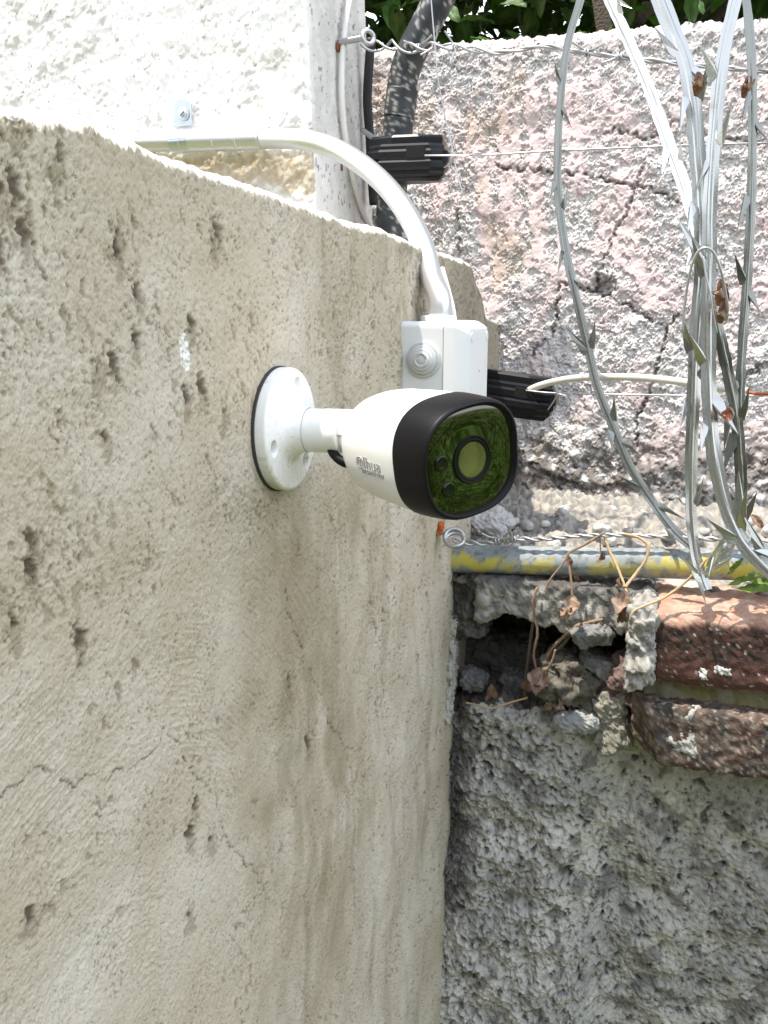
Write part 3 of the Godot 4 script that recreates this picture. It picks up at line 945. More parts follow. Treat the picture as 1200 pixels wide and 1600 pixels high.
func security_camera() -> void:
	var base := Vector3(0.0, 1.6399, -0.456)
	var t := thing("security_camera", base, "white bullet security camera with black hood on a round wall mount", "security camera")
	var white := grainy(paint("white_plastic", lin(0.90, 0.90, 0.89), 0.38, 0.0, 0.5), 60.0, 0.0015, 3)
	var black := grainy(paint("black_plastic", lin(0.009, 0.0088, 0.010), 0.42, 0.0, 0.28), 70.0, 0.006, 4)
	# mount: a disc whose face carries three countersunk holes and swells into the arm
	var P := PackedVector3Array()
	var C := PackedColorArray()
	var dirt := nz(35, 260.0, 3)
	var drip := nz(36, 1.0, 3)
	var prof := [Vector2(-0.001, 0.0001), Vector2(-0.001, 0.0343), Vector2(0.0, 0.0346), Vector2(0.0044, 0.0346), Vector2(0.0052, 0.0344), Vector2(0.0058, 0.0340), Vector2(0.0062, 0.0333)]
	for i in 60:
		var r := lerpf(0.0330, 0.0125, i / 59.0)
		var x := 0.0064
		var e := clampf((0.0205 - r) / 0.0080, 0.0, 1.0)
		x += 0.0100 * (1.0 - sqrt(maxf(0.0, 1.0 - e * e)))
		prof.append(Vector2(x, r))
	var n := 180
	for p in prof:
		for k in n + 1:
			var a := TAU * (k % n) / n
			var q: Vector3 = base + Vector3(p.x, sin(a) * p.y, -cos(a) * p.y)
			var cut := 0.0
			for h in [deg_to_rad(72.0), deg_to_rad(197.0), deg_to_rad(310.0)]:
				var d := Vector2(cos(a) * p.y - cos(h) * 0.0262, sin(a) * p.y - sin(h) * 0.0262).length()
				cut = maxf(cut, 0.0042 * smoothstep(0.0041, 0.0033, d))
			if p.x > 0.0055:
				q.x -= cut
			P.append(q)
			var v := 0.55 * smoothstep(-0.014, -0.034, q.y - base.y + 0.006 * dirt.get_noise_3dv(q)) * smoothstep(0.0066, 0.0040, q.x)
			v = maxf(v, 0.35 * smoothstep(0.15, 0.5, drip.get_noise_2d(q.z * 420.0, q.y * 30.0)) * smoothstep(0.0, -0.02, q.y - base.y))
			v = maxf(v, 0.30 * smoothstep(0.25, 0.5, dirt.get_noise_3dv(q)))
			C.append(mixc(lin(0.90, 0.90, 0.89), lin(0.36, 0.35, 0.20), v))
	var mount := part(t, "wall_mount", grid_mesh(P, C, n + 1, prof.size(), false, true), tinted("soiled_white_plastic", 0.38, 0.0, 0.5))
	for h in [deg_to_rad(72.0), deg_to_rad(197.0), deg_to_rad(310.0)]:
		part(mount, "screw", lathe(base + Vector3(0.0024, sin(h) * 0.0262, -cos(h) * 0.0262), Vector3.RIGHT, crisp([Vector2(0, 0.0001), Vector2(0, 0.0023), Vector2(0.0006, 0.0021), Vector2(0.0010, 0.0012), Vector2(0.0011, 0.0)]), 20), paint("screw_zinc", lin(0.5, 0.5, 0.5), 0.35, 0.9))
	part(t, "mount_gasket", lathe(base, Vector3.RIGHT, crisp([Vector2(-0.004, 0.0001), Vector2(-0.004, 0.0353), Vector2(-0.0008, 0.0353), Vector2(-0.0006, 0.0001)]), 64), paint("foam", lin(0.05, 0.05, 0.05), 0.9))
	# arm and knuckle
	part(t, "arm", lathe(base + Vector3(0.0160, 0, 0), Vector3.RIGHT, crisp([Vector2(0, 0.0001), Vector2(0, 0.0119), Vector2(0.0004, 0.0122), Vector2(0.0190, 0.0122), Vector2(0.0200, 0.0116), Vector2(0.0200, 0.0001)]), 64), white)
	var front := Vector3(0.11851, 1.63369, -0.41881)
	var a := Vector3(0.81684, -0.02054, 0.57650).normalized()
	var R0 := Vector3.UP.cross(a).normalized()
	var U0 := a.cross(R0)
	var R := R0 * cos(0.157) + U0 * sin(0.157)
	var U := a.cross(R)
	var tongue := [Vector2(0.030, -0.0015), Vector2(0.062, -0.0015), Vector2(0.062, 0.0117), Vector2(0.030, 0.0117)]
	part(t, "knuckle", flat_mesh(prism(tongue, Vector3.RIGHT, Vector3.UP, Vector3.BACK, base + Vector3(0, 0, -0.0085), 0.017, 0.002)), white)
	part(t, "pivot", lathe(base + Vector3(0.043, -0.004, 0), Vector3(0.8, -0.1, 0.57), crisp([Vector2(-0.006, 0.0001), Vector2(-0.006, 0.0088), Vector2(0.018, 0.0092), Vector2(0.018, 0.0001)]), 40), white)
	part(t, "cable_tail", tube(curve([base + Vector3(0.028, -0.004, 0.001), base + Vector3(0.034, -0.012, 0.007), base + Vector3(0.043, -0.0165, 0.008), base + Vector3(0.056, -0.013, 0.002), base + Vector3(0.064, -0.006, -0.004)], 24), 0.0026, 12), black)
	# housing
	var rows := []
	for r in [[0.0218, 1.00, 2.5], [0.0222, 1.065, 2.5], [0.0226, 1.085, 2.5], [0.026, 1.09, 2.48], [0.032, 1.09, 2.45], [0.040, 1.085, 2.4], [0.048, 1.07, 2.35], [0.055, 1.065, 2.35], [0.061, 1.045, 2.32], [0.067, 1.01, 2.3], [0.072, 0.955, 2.25], [0.076, 0.885, 2.2], [0.0795, 0.79, 2.15], [0.0822, 0.68, 2.1], [0.0842, 0.55, 2.05], [0.0855, 0.41, 2.0], [0.0863, 0.25, 2.0], [0.0866, 0.12, 2.0], [0.0867, 0.001, 2.0]]:
		rows.append([r[0], r[1], r[2], 0.0])
	var housing := part(t, "housing", body_sweep(front, a, R, U, rows), white)
	# lettering pressed on the near side of the housing
	var text := TextMesh.new()
	var font := SystemFont.new()
	font.font_names = PackedStringArray(["Droid Sans"])
	text.font = font
	text.text = "@lhua"
	text.font_size = 64
	text.pixel_size = 0.000125
	text.depth = 0.0005
	text.curve_step = 1.0
	var small := text.duplicate()
	small.text = "TECHNOLOGY"
	small.font_size = 32
	small.pixel_size = 0.000036
	var ang := PI + 0.03
	var at := front - a * 0.0440
	var row_p := Vector3.ZERO
	var kk := 0
	var best := 1e9
	for k in 720:
		var q := body_ring(Vector3.ZERO, R, U, 0.0295 * 1.0785, 0.0275 * 1.0785, 2.375, k, 720)
		var aa := atan2(q.dot(U), q.dot(R))
		var dd := absf(wrapf(aa - ang, -PI, PI))
		if dd < best:
			best = dd
			row_p = q
			kk = k
	var q2 := body_ring(Vector3.ZERO, R, U, 0.0295 * 1.0785, 0.0275 * 1.0785, 2.375, kk + 6, 720)
	var along := (a + row_p.normalized() * 0.036).normalized()
	var upt := -(q2 - row_p).normalized()
	upt = (upt - along * upt.dot(along)).normalized()
	var nn := along.cross(upt)
	var ink := paint("grey_print", lin(0.36, 0.36, 0.36), 0.5)
	part(housing, "lettering", text, ink, Transform3D(Basis(along, upt, nn), at + row_p + nn * 0.0))
	part(housing, "lettering", small, ink, Transform3D(Basis(along, upt, nn), at + row_p - upt * 0.0046 + along * 0.003))
	# hood
	rows = []
	for r in [[0.0019, 0.93, 1.0], [0.0018, 0.955, 1.0], [-0.0002, 0.975, 1.0], [-0.0004, 1.0, 1.0], [0.0000, 1.03, 1.0], [0.0012, 1.05, 0.9], [0.006, 1.075, 0.7], [0.012, 1.092, 0.4], [0.018, 1.10, 0.15], [0.0212, 1.10, 0.0], [0.0219, 1.095, 0.0], [0.0221, 1.07, 0.0], [0.0221, 0.9, 0.0]]:
		rows.append([r[0], r[1], 2.5667, r[2]])
	part(t, "hood", body_sweep(front, a, R, U, rows, 96, 0.0022), black)
	# window with the lens behind its own ring
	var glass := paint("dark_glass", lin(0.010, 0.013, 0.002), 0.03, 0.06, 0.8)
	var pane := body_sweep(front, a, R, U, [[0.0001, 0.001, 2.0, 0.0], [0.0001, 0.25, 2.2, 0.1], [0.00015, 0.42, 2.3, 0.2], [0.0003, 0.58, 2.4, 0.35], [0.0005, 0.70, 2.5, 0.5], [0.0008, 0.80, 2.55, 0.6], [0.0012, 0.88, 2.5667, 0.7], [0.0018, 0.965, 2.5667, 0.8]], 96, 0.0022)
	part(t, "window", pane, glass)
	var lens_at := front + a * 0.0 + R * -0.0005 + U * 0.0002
	var lens := part(t, "lens", lathe(lens_at, a, [Vector2(-0.0004, 0.0090), Vector2(0.0003, 0.0087), Vector2(0.0006, 0.0070), Vector2(0.0008, 0.0050), Vector2(0.0009, 0.0025), Vector2(0.0009, 0.00002)], 48), grainy(paint("reflection_tinted_lens", lin(0.26, 0.31, 0.07), 0.14, 0.8), 150.0, 0.12, 33))  # green of the garden's reflection put into the lens colour
	part(lens, "lens_ring", lathe(lens_at, a, crisp([Vector2(-0.001, 0.0122), Vector2(0.0006, 0.0120), Vector2(0.0008, 0.0115), Vector2(0.0005, 0.0112), Vector2(0.0003, 0.0104), Vector2(0.0006, 0.0100), Vector2(0.0002, 0.0088), Vector2(-0.0005, 0.0086)], 0.0001), 64), paint("lens_barrel", lin(0.008, 0.009, 0.006), 0.45, 0.0, 0.2))
	for s in [[-0.0195, 0.003, 0.0040], [-0.0165, -0.011, 0.0040]]:
		part(lens, "infrared_lamp", lathe(front + R * s[0] + U * s[1], a, [Vector2(-0.0006, s[2]), Vector2(0.0004, s[2] * 0.95), Vector2(0.0006, s[2] * 0.8), Vector2(0.0003, s[2] * 0.6), Vector2(0.0002, 0.0)], 32), paint("lamp_window", lin(0.006, 0.007, 0.004), 0.06, 0.1, 0.5))

# ---------------------------------------------------------------- box, conduit, clamp and cables
func rrect(hw: float, hh: float, r: float, n := 8) -> Array:
	var out := []
	for c in [[1, 1, 0.0], [-1, 1, 1.0], [-1, -1, 2.0], [1, -1, 3.0]]:
		for k in n + 1:
			var a: float = (c[2] + k / float(n)) * PI / 2.0
			out.append(Vector2(c[0] * (hw - r) + r * cos(a), c[1] * (hh - r) + r * sin(a)))
	return out

func slices(at: Vector3, T: Vector3, R: Vector3, U: Vector3, rows: Array) -> ArrayMesh:
	# rows: [along, half width, half height, corner radius]; R x U = T
	var secs := []
	for r in rows:
		var sec := PackedVector3Array()
		for p in rrect(r[1], r[2], r[3]):
			sec.append(at + T * r[0] + R * p.x + U * p.y)
		secs.append(sec)
	return stack(secs)

func stack(sections: Array, flip := false) -> ArrayMesh:
	var P := PackedVector3Array()
	var nu: int = sections[0].size() + 1
	for s in sections:
		P.append_array(s)
		P.append(s[0])
	return grid_mesh(P, PackedColorArray(), nu, sections.size(), flip, true)

func junction_box() -> void:
	var c := Vector3(0.0, 1.6595, -0.7195)
	var t := thing("junction_box", c, "pale grey plastic junction box with round ringed grommet at the conduit's lower end", "junction box")
	var m := grainy(paint("grey_plastic", lin(0.74, 0.755, 0.77), 0.42, 0.0, 0.5), 40.0, 0.002, 12)
	part(t, "body", slices(c, Vector3.RIGHT, Vector3.UP, Vector3.BACK, [[-0.001, 0.001, 0.001, 0.0005], [-0.001, 0.0392, 0.0392, 0.005], [0.0, 0.0398, 0.0398, 0.005], [0.0335, 0.0390, 0.0390, 0.005], [0.0337, 0.0380, 0.0380, 0.005]]), m)
	part(t, "lid", slices(c, Vector3.RIGHT, Vector3.UP, Vector3.BACK, [[0.0343, 0.037, 0.037, 0.004], [0.0343, 0.0396, 0.0396, 0.0052], [0.0347, 0.0404, 0.0404, 0.0056], [0.0352, 0.0406, 0.0406, 0.0056], [0.0415, 0.0403, 0.0403, 0.0056], [0.0445, 0.0398, 0.0398, 0.0056], [0.0505, 0.0368, 0.0368, 0.006], [0.0528, 0.0352, 0.0352, 0.006], [0.0538, 0.0335, 0.0335, 0.006], [0.0541, 0.030, 0.030, 0.006], [0.0543, 0.001, 0.001, 0.0005]]), m)
	for s in [[1, 1], [1, -1], [-1, 1], [-1, -1]]:
		part(t, "lid_screw", lathe(c + Vector3(0.0535, s[0] * 0.0275, s[1] * 0.0275), Vector3.RIGHT, crisp([Vector2(-0.001, 0.0042), Vector2(0.0009, 0.0040), Vector2(0.0012, 0.0034), Vector2(0.0012, 0.0)]), 24), m)
	var g := Vector3(0.0180, 1.6697, -0.6795)
	var gr := part(t, "grommet", lathe(g, Vector3.BACK, crisp([Vector2(-0.001, 0.0142), Vector2(0.0006, 0.0140), Vector2(0.0016, 0.0136), Vector2(0.0018, 0.0120), Vector2(0.0022, 0.0116), Vector2(0.0036, 0.0108), Vector2(0.0038, 0.0094), Vector2(0.0042, 0.0090), Vector2(0.0054, 0.0082), Vector2(0.0056, 0.0066), Vector2(0.0060, 0.0062), Vector2(0.0068, 0.0056), Vector2(0.0069, 0.0046), Vector2(0.0060, 0.0042), Vector2(0.0060, 0.0028), Vector2(0.0068, 0.0024), Vector2(0.0070, 0.0)]), 64), paint("soft_grey", lin(0.56, 0.57, 0.58), 0.6))
	part(gr, "grommet_seal", ring(g + Vector3(0, 0, 0.0020), Vector3.BACK, 0.0119, 0.0004), paint("soft_grey_seal", lin(0.44, 0.45, 0.46), 0.6))
	part(t, "conduit_nut", lathe(Vector3(0.0205, 1.6990, -0.7165), Vector3.UP, crisp([Vector2(0.0, 0.0001), Vector2(0.0, 0.0140), Vector2(0.0005, 0.0145), Vector2(0.0040, 0.0145), Vector2(0.0048, 0.0135), Vector2(0.0048, 0.0098), Vector2(0.0048, 0.0001)]), 48), m)

func conduit() -> void:
	var a := Vector3(-0.3638, 1.8837, -0.8615)
	var t := thing("metal_conduit", Vector3(-0.2040, 1.8780, -0.8615), "shiny metal conduit bending from the white wall down to the junction box", "conduit")
	var zinc := grainy(paint("galvanised", lin(0.66, 0.67, 0.68), 0.34, 0.75, 0.5), 30.0, 0.002, 14)
	var b := Vector3(-0.2953, 1.8812, -0.8615)
	var c := Vector3(-0.2040, 1.8780, -0.8615)
	part(t, "straight_pipe", tube(PackedVector3Array([a + (a - b) * 3.0, a, b, b.lerp(c, 0.3)]), 0.0097, 32), zinc)
	var d := (c - b).normalized()
	var L := b.distance_to(c)
	part(t, "coupling", lathe(b, d, crisp([Vector2(0.0, 0.0097), Vector2(0.0, 0.0112), Vector2(0.0008, 0.0117), Vector2(0.0016, 0.0112), Vector2(L * 0.43, 0.0112), Vector2(L * 0.435, 0.0106), Vector2(L * 0.69, 0.0106), Vector2(L * 0.695, 0.0112), Vector2(L * 0.715, 0.0112), Vector2(L * 0.72, 0.0106), Vector2(L * 0.975, 0.0106), Vector2(L * 0.98, 0.0112), Vector2(L, 0.0112), Vector2(L, 0.0094)]), 48), zinc)
	var end := Vector3(0.0205, 1.7015, -0.7165)
	var bend := curve([c - d * 0.02, c, Vector3(-0.1485, 1.8685, -0.8302), Vector3(-0.1119, 1.8574, -0.8204), Vector3(-0.0782, 1.8387, -0.8059), Vector3(-0.0480, 1.8153, -0.7891), Vector3(-0.0230, 1.7891, -0.7699), Vector3(-0.0036, 1.7611, -0.7517), Vector3(0.0086, 1.7356, -0.7348), end + Vector3(0, 0.016, -0.001), end], 90)
	part(t, "bent_pipe", tube(bend, 0.0094, 32), zinc)
	# the strap that holds it
	var k := thing("pipe_clamp", Vector3(-0.3018, 1.9083, -0.8760), "small galvanised strap screwed to the white wall above the conduit", "clamp")
	var bl := paint("zinc_plate", lin(0.58, 0.63, 0.68), 0.30, 0.85)
	var pc := Vector3(-0.2953, 1.8809, -0.8615)
	var T := PackedVector3Array()
	var hw := 0.0105
	var poly := [Vector2(-hw, -0.010), Vector2(hw, -0.010), Vector2(hw, 0.011), Vector2(hw * 0.7, 0.0155), Vector2(hw * 0.2, 0.017), Vector2(-hw * 0.3, 0.017), Vector2(-hw * 0.75, 0.0150), Vector2(-hw, 0.011)]
	T.append_array(prism(poly, Vector3.RIGHT, Vector3.UP, Vector3.BACK, Vector3(-0.3003, 1.9077, -0.8735), 0.0016, 0.0004))
	part(k, "tab", flat_mesh(T), bl)
	var P := PackedVector3Array()
	for i in 13:
		var an: float = lerpf(deg_to_rad(115.0), deg_to_rad(-70.0), i / 12.0)
		for w in [[-hw, 0.0100], [-hw, 0.0114], [hw, 0.0114], [hw, 0.0100]]:
			P.append(pc + Vector3(w[0], sin(an) * w[1], cos(an) * w[1]))
	T = PackedVector3Array()
	for i in 12:
		for w in 4:
			var w2 := (w + 1) % 4
			quad(T, P[i * 4 + w], P[i * 4 + w2], P[i * 4 + 4 + w2], P[i * 4 + 4 + w])
	part(k, "saddle", flat_mesh(T), bl)
	var sc := Vector3(-0.2982, 1.9097, -0.8715)
	var screw := part(k, "screw", lathe(sc, Vector3.BACK, crisp([Vector2(0, 0.0068), Vector2(0.0006, 0.0068), Vector2(0.0007, 0.0044), Vector2(0.0022, 0.0040), Vector2(0.0030, 0.0024), Vector2(0.0032, 0.0)]), 24), bl)
	part(screw, "screw_slot", flat_mesh(prism([Vector2(-0.0030, -0.0005), Vector2(0.0030, -0.0005), Vector2(0.0030, 0.0005), Vector2(-0.0030, 0.0005)], Vector3(0.8, 0.6, 0), Vector3(-0.6, 0.8, 0), Vector3.BACK, sc + Vector3(0, 0, 0.0022), 0.0012, 0.0001)), paint("slot_dark", lin(0.04, 0.04, 0.05), 0.7))

func cable(called: String, pts: Array, r: float, m: Material, label: String, cat := "cable", n := 60, group := "") -> Node3D:
	var L := curve(pts, n)
	var o := thing(called, L[0], label, cat, group)
	part(o, "sheath", tube(L, r, 12), m)
	return o

func cables() -> void:
	var white := paint("white_sheath", lin(0.72, 0.71, 0.68), 0.5)
	cable("white_cable", [Vector3(-0.1505, 2.0638, -0.9909), Vector3(-0.1505, 2.0184, -0.9646), Vector3(-0.1505, 1.9773, -0.9503), Vector3(-0.1500, 1.9383, -0.9442), Vector3(-0.1495, 1.9013, -0.9494), Vector3(-0.1490, 1.8621, -0.9687), Vector3(-0.1485, 1.8344, -0.9894), Vector3(-0.1480, 1.8162, -1.0135), Vector3(-0.1470, 1.7980, -1.0517)], 0.0033, white, "thin white cable running down the shaded side of the white wall")
	cable("white_cable", [Vector3(0.0123, 1.7427, -0.7539), Vector3(0.0207, 1.7253, -0.7419), Vector3(0.0284, 1.7080, -0.7298), Vector3(0.0306, 1.6976, -0.7260)], 0.0026, white, "short white cable end beside the conduit just above the junction box")
	var o := cable("white_cable", [Vector3(0.0394, 1.6056, -0.9550), Vector3(0.0530, 1.6232, -0.9450), Vector3(0.0725, 1.6338, -0.9350), Vector3(0.1030, 1.6416, -0.9250), Vector3(0.1355, 1.6448, -0.9150), Vector3(0.1728, 1.6455, -0.9050), Vector3(0.2086, 1.6432, -0.8950), Vector3(0.2374, 1.6393, -0.8900), Vector3(0.2686, 1.6357, -0.8850)], 0.0036, paint("ivory_sheath", lin(0.70, 0.655, 0.575), 0.5), "thick ivory cable arching from the lower black insulator behind the razor wire")
	part(o, "bare_core", tube(curve([Vector3(0.2654, 1.6362, -0.8860), Vector3(0.2763, 1.6342, -0.8840), Vector3(0.2897, 1.6347, -0.8820), Vector3(0.3185, 1.6373, -0.8800)], 20), 0.0015, 10), paint("rusty_core", lin(0.42, 0.10, 0.04), 0.8))
	cable("black_cable", [Vector3(-0.1434, 2.0078, -1.0200), Vector3(-0.1465, 1.9751, -1.0200), Vector3(-0.1482, 1.9417, -1.0200), Vector3(-0.1453, 1.9040, -1.0200), Vector3(-0.1438, 1.8729, -1.0200), Vector3(-0.1408, 1.8308, -1.0200)], 0.0052, paint("black_rubber", lin(0.012, 0.012, 0.013), 0.6), "black cable hanging in the gap between white wall and pink wall")
	var pn := nz(201, 60.0, 3)
	var pn2 := nz(202, 200.0, 3)
	var col := func(_t: float, _a: float, p: Vector3) -> Color:
		var c := mixc(lin(0.022, 0.025, 0.029), lin(0.055, 0.06, 0.064), 0.5 + 1.2 * pn.get_noise_3dv(p))
		return mixc(c, lin(0.42, 0.41, 0.38), 0.8 * smoothstep(0.28, 0.42, pn2.get_noise_3dv(p * 0.6) + 0.3 * pn.get_noise_3dv(p)))
	var L := curve([Vector3(-0.0237, 2.0893, -0.9850), Vector3(-0.0532, 2.0331, -0.9850), Vector3(-0.0723, 2.0013, -0.9850), Vector3(-0.0877, 1.9745, -0.9850), Vector3(-0.0955, 1.9498, -0.9850), Vector3(-0.0990, 1.9178, -0.9850), Vector3(-0.1032, 1.8788, -0.9850), Vector3(-0.1076, 1.8322, -0.9850), Vector3(-0.1135, 1.7708, -0.9850)], 160)
	var p := thing("black_pipe", L[0], "paint spattered black plastic pipe leaning beside the upper insulator", "pipe")
	var rad := []
	for i in L.size():
		rad.append(0.0162)
	part(p, "tube", tube(L, rad, 28, col), tinted("old_pvc", 0.5, 0.0, 0.45))
	part(p, "sleeve", tube(curve([Vector3(-0.0955, 1.9434, -0.9850), Vector3(-0.0997, 1.9146, -0.9850)], 20), 0.0171, 28, col), tinted("old_pvc_sleeve", 0.5, 0.0, 0.45))

func yellow_pipe() -> void:
	var y1 := nz(211, 34.0, 4)
	var y2 := nz(212, 150.0, 3)
	var a := Vector3(-0.0022, 1.4594, -0.8620)
	var b := Vector3(0.2987, 1.4783, -0.8620)
	var d := (b - a).normalized()
	var L := PackedVector3Array()
	for i in 300:
		L.append(a + d * lerpf(-0.03, 0.55, i / 299.0))
	var col := func(_t: float, ang: float, p: Vector3) -> Color:
		var c := mixc(lin(0.20, 0.245, 0.275), lin(0.31, 0.345, 0.36), 0.5 + 1.1 * y1.get_noise_3dv(p))
		c = mixc(c, lin(0.14, 0.12, 0.09), 0.8 * smoothstep(0.12, 0.45, y2.get_noise_3dv(p * 0.7)))
		c = mixc(c, lin(0.22, 0.11, 0.05), 0.8 * smoothstep(0.34, 0.46, y2.get_noise_3dv(p * 1.3 + Vector3(4, 0, 0))))
		var h := p.y - (a.y + d.y / d.x * (p.x - a.x))
		var band := smoothstep(0.0095, 0.0035, absf(h + 0.001 - 0.012 * y1.get_noise_2d(p.x * 1.3, 1.0)) )
		var patch := smoothstep(-0.26, 0.22, y1.get_noise_2d(p.x * 0.55 + 0.5, 7.0) + 0.30 * y2.get_noise_3dv(p) + 0.45 * smoothstep(0.075, 0.04, p.x) + 0.35 * smoothstep(0.21, 0.25, p.x) - 0.02 * smoothstep(0.04, 0.08, p.x))
		return mixc(c, mixc(lin(0.56, 0.47, 0.02), lin(0.50, 0.46, 0.14), 0.5 + y2.get_noise_3dv(p)), (0.9 - 0.25 * smoothstep(0.06, 0.1, p.x) * smoothstep(0.24, 0.2, p.x)) * band * patch)
	var t := thing("painted_pipe", a, "grey blue steel pipe with worn yellow paint lying along the ledge", "pipe")
	part(t, "tube", tube(L, 0.0143, 64, col), grainy(tinted("worn_paint", 0.55, 0.0, 0.4), 14.0, 0.02, 15))

# ---------------------------------------------------------------- insulators, wires, hooks
func insulator(at: Vector3, turn: Basis, label: String) -> Node3D:
	var t := thing("fence_insulator", at, label, "insulator", "black plastic fence insulators")
	var m := grainy(paint("black_insulator", lin(0.010, 0.0105, 0.013), 0.30, 0.0, 0.35), 40.0, 0.003, 16)
	var X := turn * Vector3.RIGHT
	var Y := turn * Vector3.UP
	var Z := turn * Vector3.BACK
	var plate := func(l: float, w: float, y: float, th: float, nose: float) -> ArrayMesh:
		var p := [Vector2(-l, -w * 0.45), Vector2(-l + nose, -w), Vector2(l - nose, -w), Vector2(l, -w * 0.45), Vector2(l, w * 0.45), Vector2(l - nose, w), Vector2(-l + nose, w), Vector2(-l, w * 0.45)]
		return flat_mesh(prism(p, X, -Z, Y, at + Y * y, th, 0.0024))
	part(t, "rib", plate.call(0.0385, 0.0125, 0.0078, 0.0147, 0.024), m)
	part(t, "rib", plate.call(0.0435, 0.0165, -0.0028, 0.0105, 0.015), m)
	part(t, "rib", plate.call(0.0435, 0.0170, -0.0132, 0.0103, 0.015), m)
	part(t, "rib", plate.call(0.0370, 0.0135, -0.0235, 0.0105, 0.022), m)
	part(t, "core", plate.call(0.0405, 0.0145, -0.0195, 0.0330, 0.014), m)
	part(t, "end_cap", flat_mesh(prism([Vector2(-0.006, -0.010), Vector2(0.006, -0.010), Vector2(0.006, 0.010), Vector2(-0.006, 0.010)], Y, Z, X, at + X * 0.036, 0.0095, 0.002)), m)
	part(t, "slot", flat_mesh(prism([Vector2(-0.010, -0.005), Vector2(0.010, -0.005), Vector2(0.010, 0.006), Vector2(-0.010, 0.006)], X, Y, Z, at + X * 0.012 + Y * 0.0035 + Z * 0.0145, 0.0024, 0.0005)), paint("slot_hollow", lin(0.004, 0.004, 0.004), 0.9))
	return t

func wires() -> void:
	var i1 := insulator(Vector3(-0.0808, 1.8669, -0.9550), Basis(Vector3.UP, 0.12), "upper black ribbed fence insulator hanging in front of the leaning black pipe")
	part(i1, "clip", tube(curve([Vector3(-0.1419, 1.9055, -0.9850), Vector3(-0.1280, 1.8963, -0.9750), Vector3(-0.1128, 1.8877, -0.9650), Vector3(-0.1029, 1.8768, -0.9570)], 12), 0.0030, 10), wire_steel)
	insulator(Vector3(0.0431, 1.6222, -0.9550), Basis(Vector3.UP, -0.05) * Basis(Vector3.BACK, -0.12), "lower black ribbed fence insulator sticking out behind the junction box")
	cable("fence_wire", [Vector3(-0.0556, 1.8663, -0.9360), Vector3(-0.0315, 1.8640, -0.9300), Vector3(0.0107, 1.8620, -0.9280), Vector3(0.0750, 1.8614, -0.9240), Vector3(0.1595, 1.8594, -0.9200), Vector3(0.2165, 1.8580, -0.9180), Vector3(0.3025, 1.8547, -0.9150)], 0.0009, wire_steel, "thin bare fence wire strung to the right from the upper insulator", "wire", 40)
	cable("fence_wire", [Vector3(0.0571, 1.6280, -0.9360), Vector3(0.0834, 1.6265, -0.9300), Vector3(0.1419, 1.6270, -0.9250), Vector3(0.2213, 1.6282, -0.9200), Vector3(0.3230, 1.6313, -0.9150)], 0.0009, wire_steel, "thin bare fence wire strung to the right from the lower insulator", "wire", 40)
	cable("tie_wire", [Vector3(-0.0502, 2.0215, -0.9300), Vector3(-0.0465, 1.9864, -0.9300), Vector3(-0.0413, 1.9389, -0.9300), Vector3(-0.0340, 1.9029, -0.9320), Vector3(-0.0242, 1.8667, -0.9300), Vector3(-0.0193, 1.8465, -0.9280), Vector3(-0.0132, 1.8287, -0.9260), Vector3(-0.0105, 1.8298, -0.9260)], 0.0007, wire_steel, "loose thin wire dangling down past the end of the upper insulator", "wire", 40)
	cable("tie_wire", [Vector3(-0.0347, 1.8532, -0.9350), Vector3(-0.0280, 1.8564, -0.9300), Vector3(-0.0236, 1.8626, -0.9280), Vector3(-0.0101, 1.8617, -0.9270), Vector3(0.0011, 1.8648, -0.9270), Vector3(0.0057, 1.8633, -0.9270)], 0.0007, wire_steel, "short twist of wire knotted at the end of the upper insulator", "wire", 24)
	cable("tie_wire", [Vector3(0.0807, 1.6087, -0.9350), Vector3(0.0877, 1.6187, -0.9300), Vector3(0.0916, 1.6255, -0.9280), Vector3(0.0996, 1.6245, -0.9270), Vector3(0.1098, 1.6280, -0.9270)], 0.0007, wire_steel, "short twist of wire knotted at the end of the lower insulator", "wire", 24)
	# eye bolts and hooks
	var e := thing("eye_bolt", Vector3(-0.1550, 1.9844, -0.9454), "steel eye bolt set in the shaded side of the white wall", "eye bolt")
	var ea := Vector3(-0.1570, 1.9860, -0.9505)
	var eb := ea + Vector3(0.030, 0.001, 0.004)
	part(e, "shank", tube(curve([ea - Vector3(0.01, 0, 0), ea, eb], 12), 0.0032, 14), wire_steel)
	part(e, "eye", ring(eb + Vector3(0.006, 0, 0), Vector3(0.9, 0.2, 1), 0.0065, 0.0024), wire_steel)
	part(e, "rust_stain", lump(ea + Vector3(0.001, -0.003, 0), Vector3(0.004, 0.010, 0.008), 221, 0.001, lin(0.16, 0.06, 0.03), lin(0.30, 0.14, 0.08), Basis(), 0.001), tinted("rust", 0.95))
	var n := thing("nail", Vector3(-0.1550, 1.8683, -0.9513), "rusty nail head in the shaded side of the white wall under the conduit", "nail")
	part(n, "head", lathe(Vector3(-0.1550, 1.8696, -0.9513), Vector3.RIGHT, crisp([Vector2(-0.002, 0.0035), Vector2(0.004, 0.0035), Vector2(0.005, 0.003), Vector2(0.0052, 0.0)]), 16), paint("nail_steel", lin(0.35, 0.34, 0.33), 0.5, 0.7))
	part(n, "rust_stain", lump(Vector3(-0.1540, 1.8635, -0.9505), Vector3(0.003, 0.010, 0.006), 222, 0.001, lin(0.14, 0.05, 0.03), lin(0.28, 0.11, 0.07), Basis(), 0.001), tinted("rust_nail", 0.95))
	var h := thing("eye_hook", Vector3(0.0000, 1.5013, -0.8081), "galvanised eye hook with rust stain fixed in the beige wall below the camera", "eye hook")
	var ha := Vector3(0.0010, 1.5028, -0.8019)
	part(h, "shank", tube(curve([ha - Vector3(0.012, 0, 0), ha, ha + Vector3(0.007, -0.002, 0.001)], 10), 0.0030, 14), wire_steel)
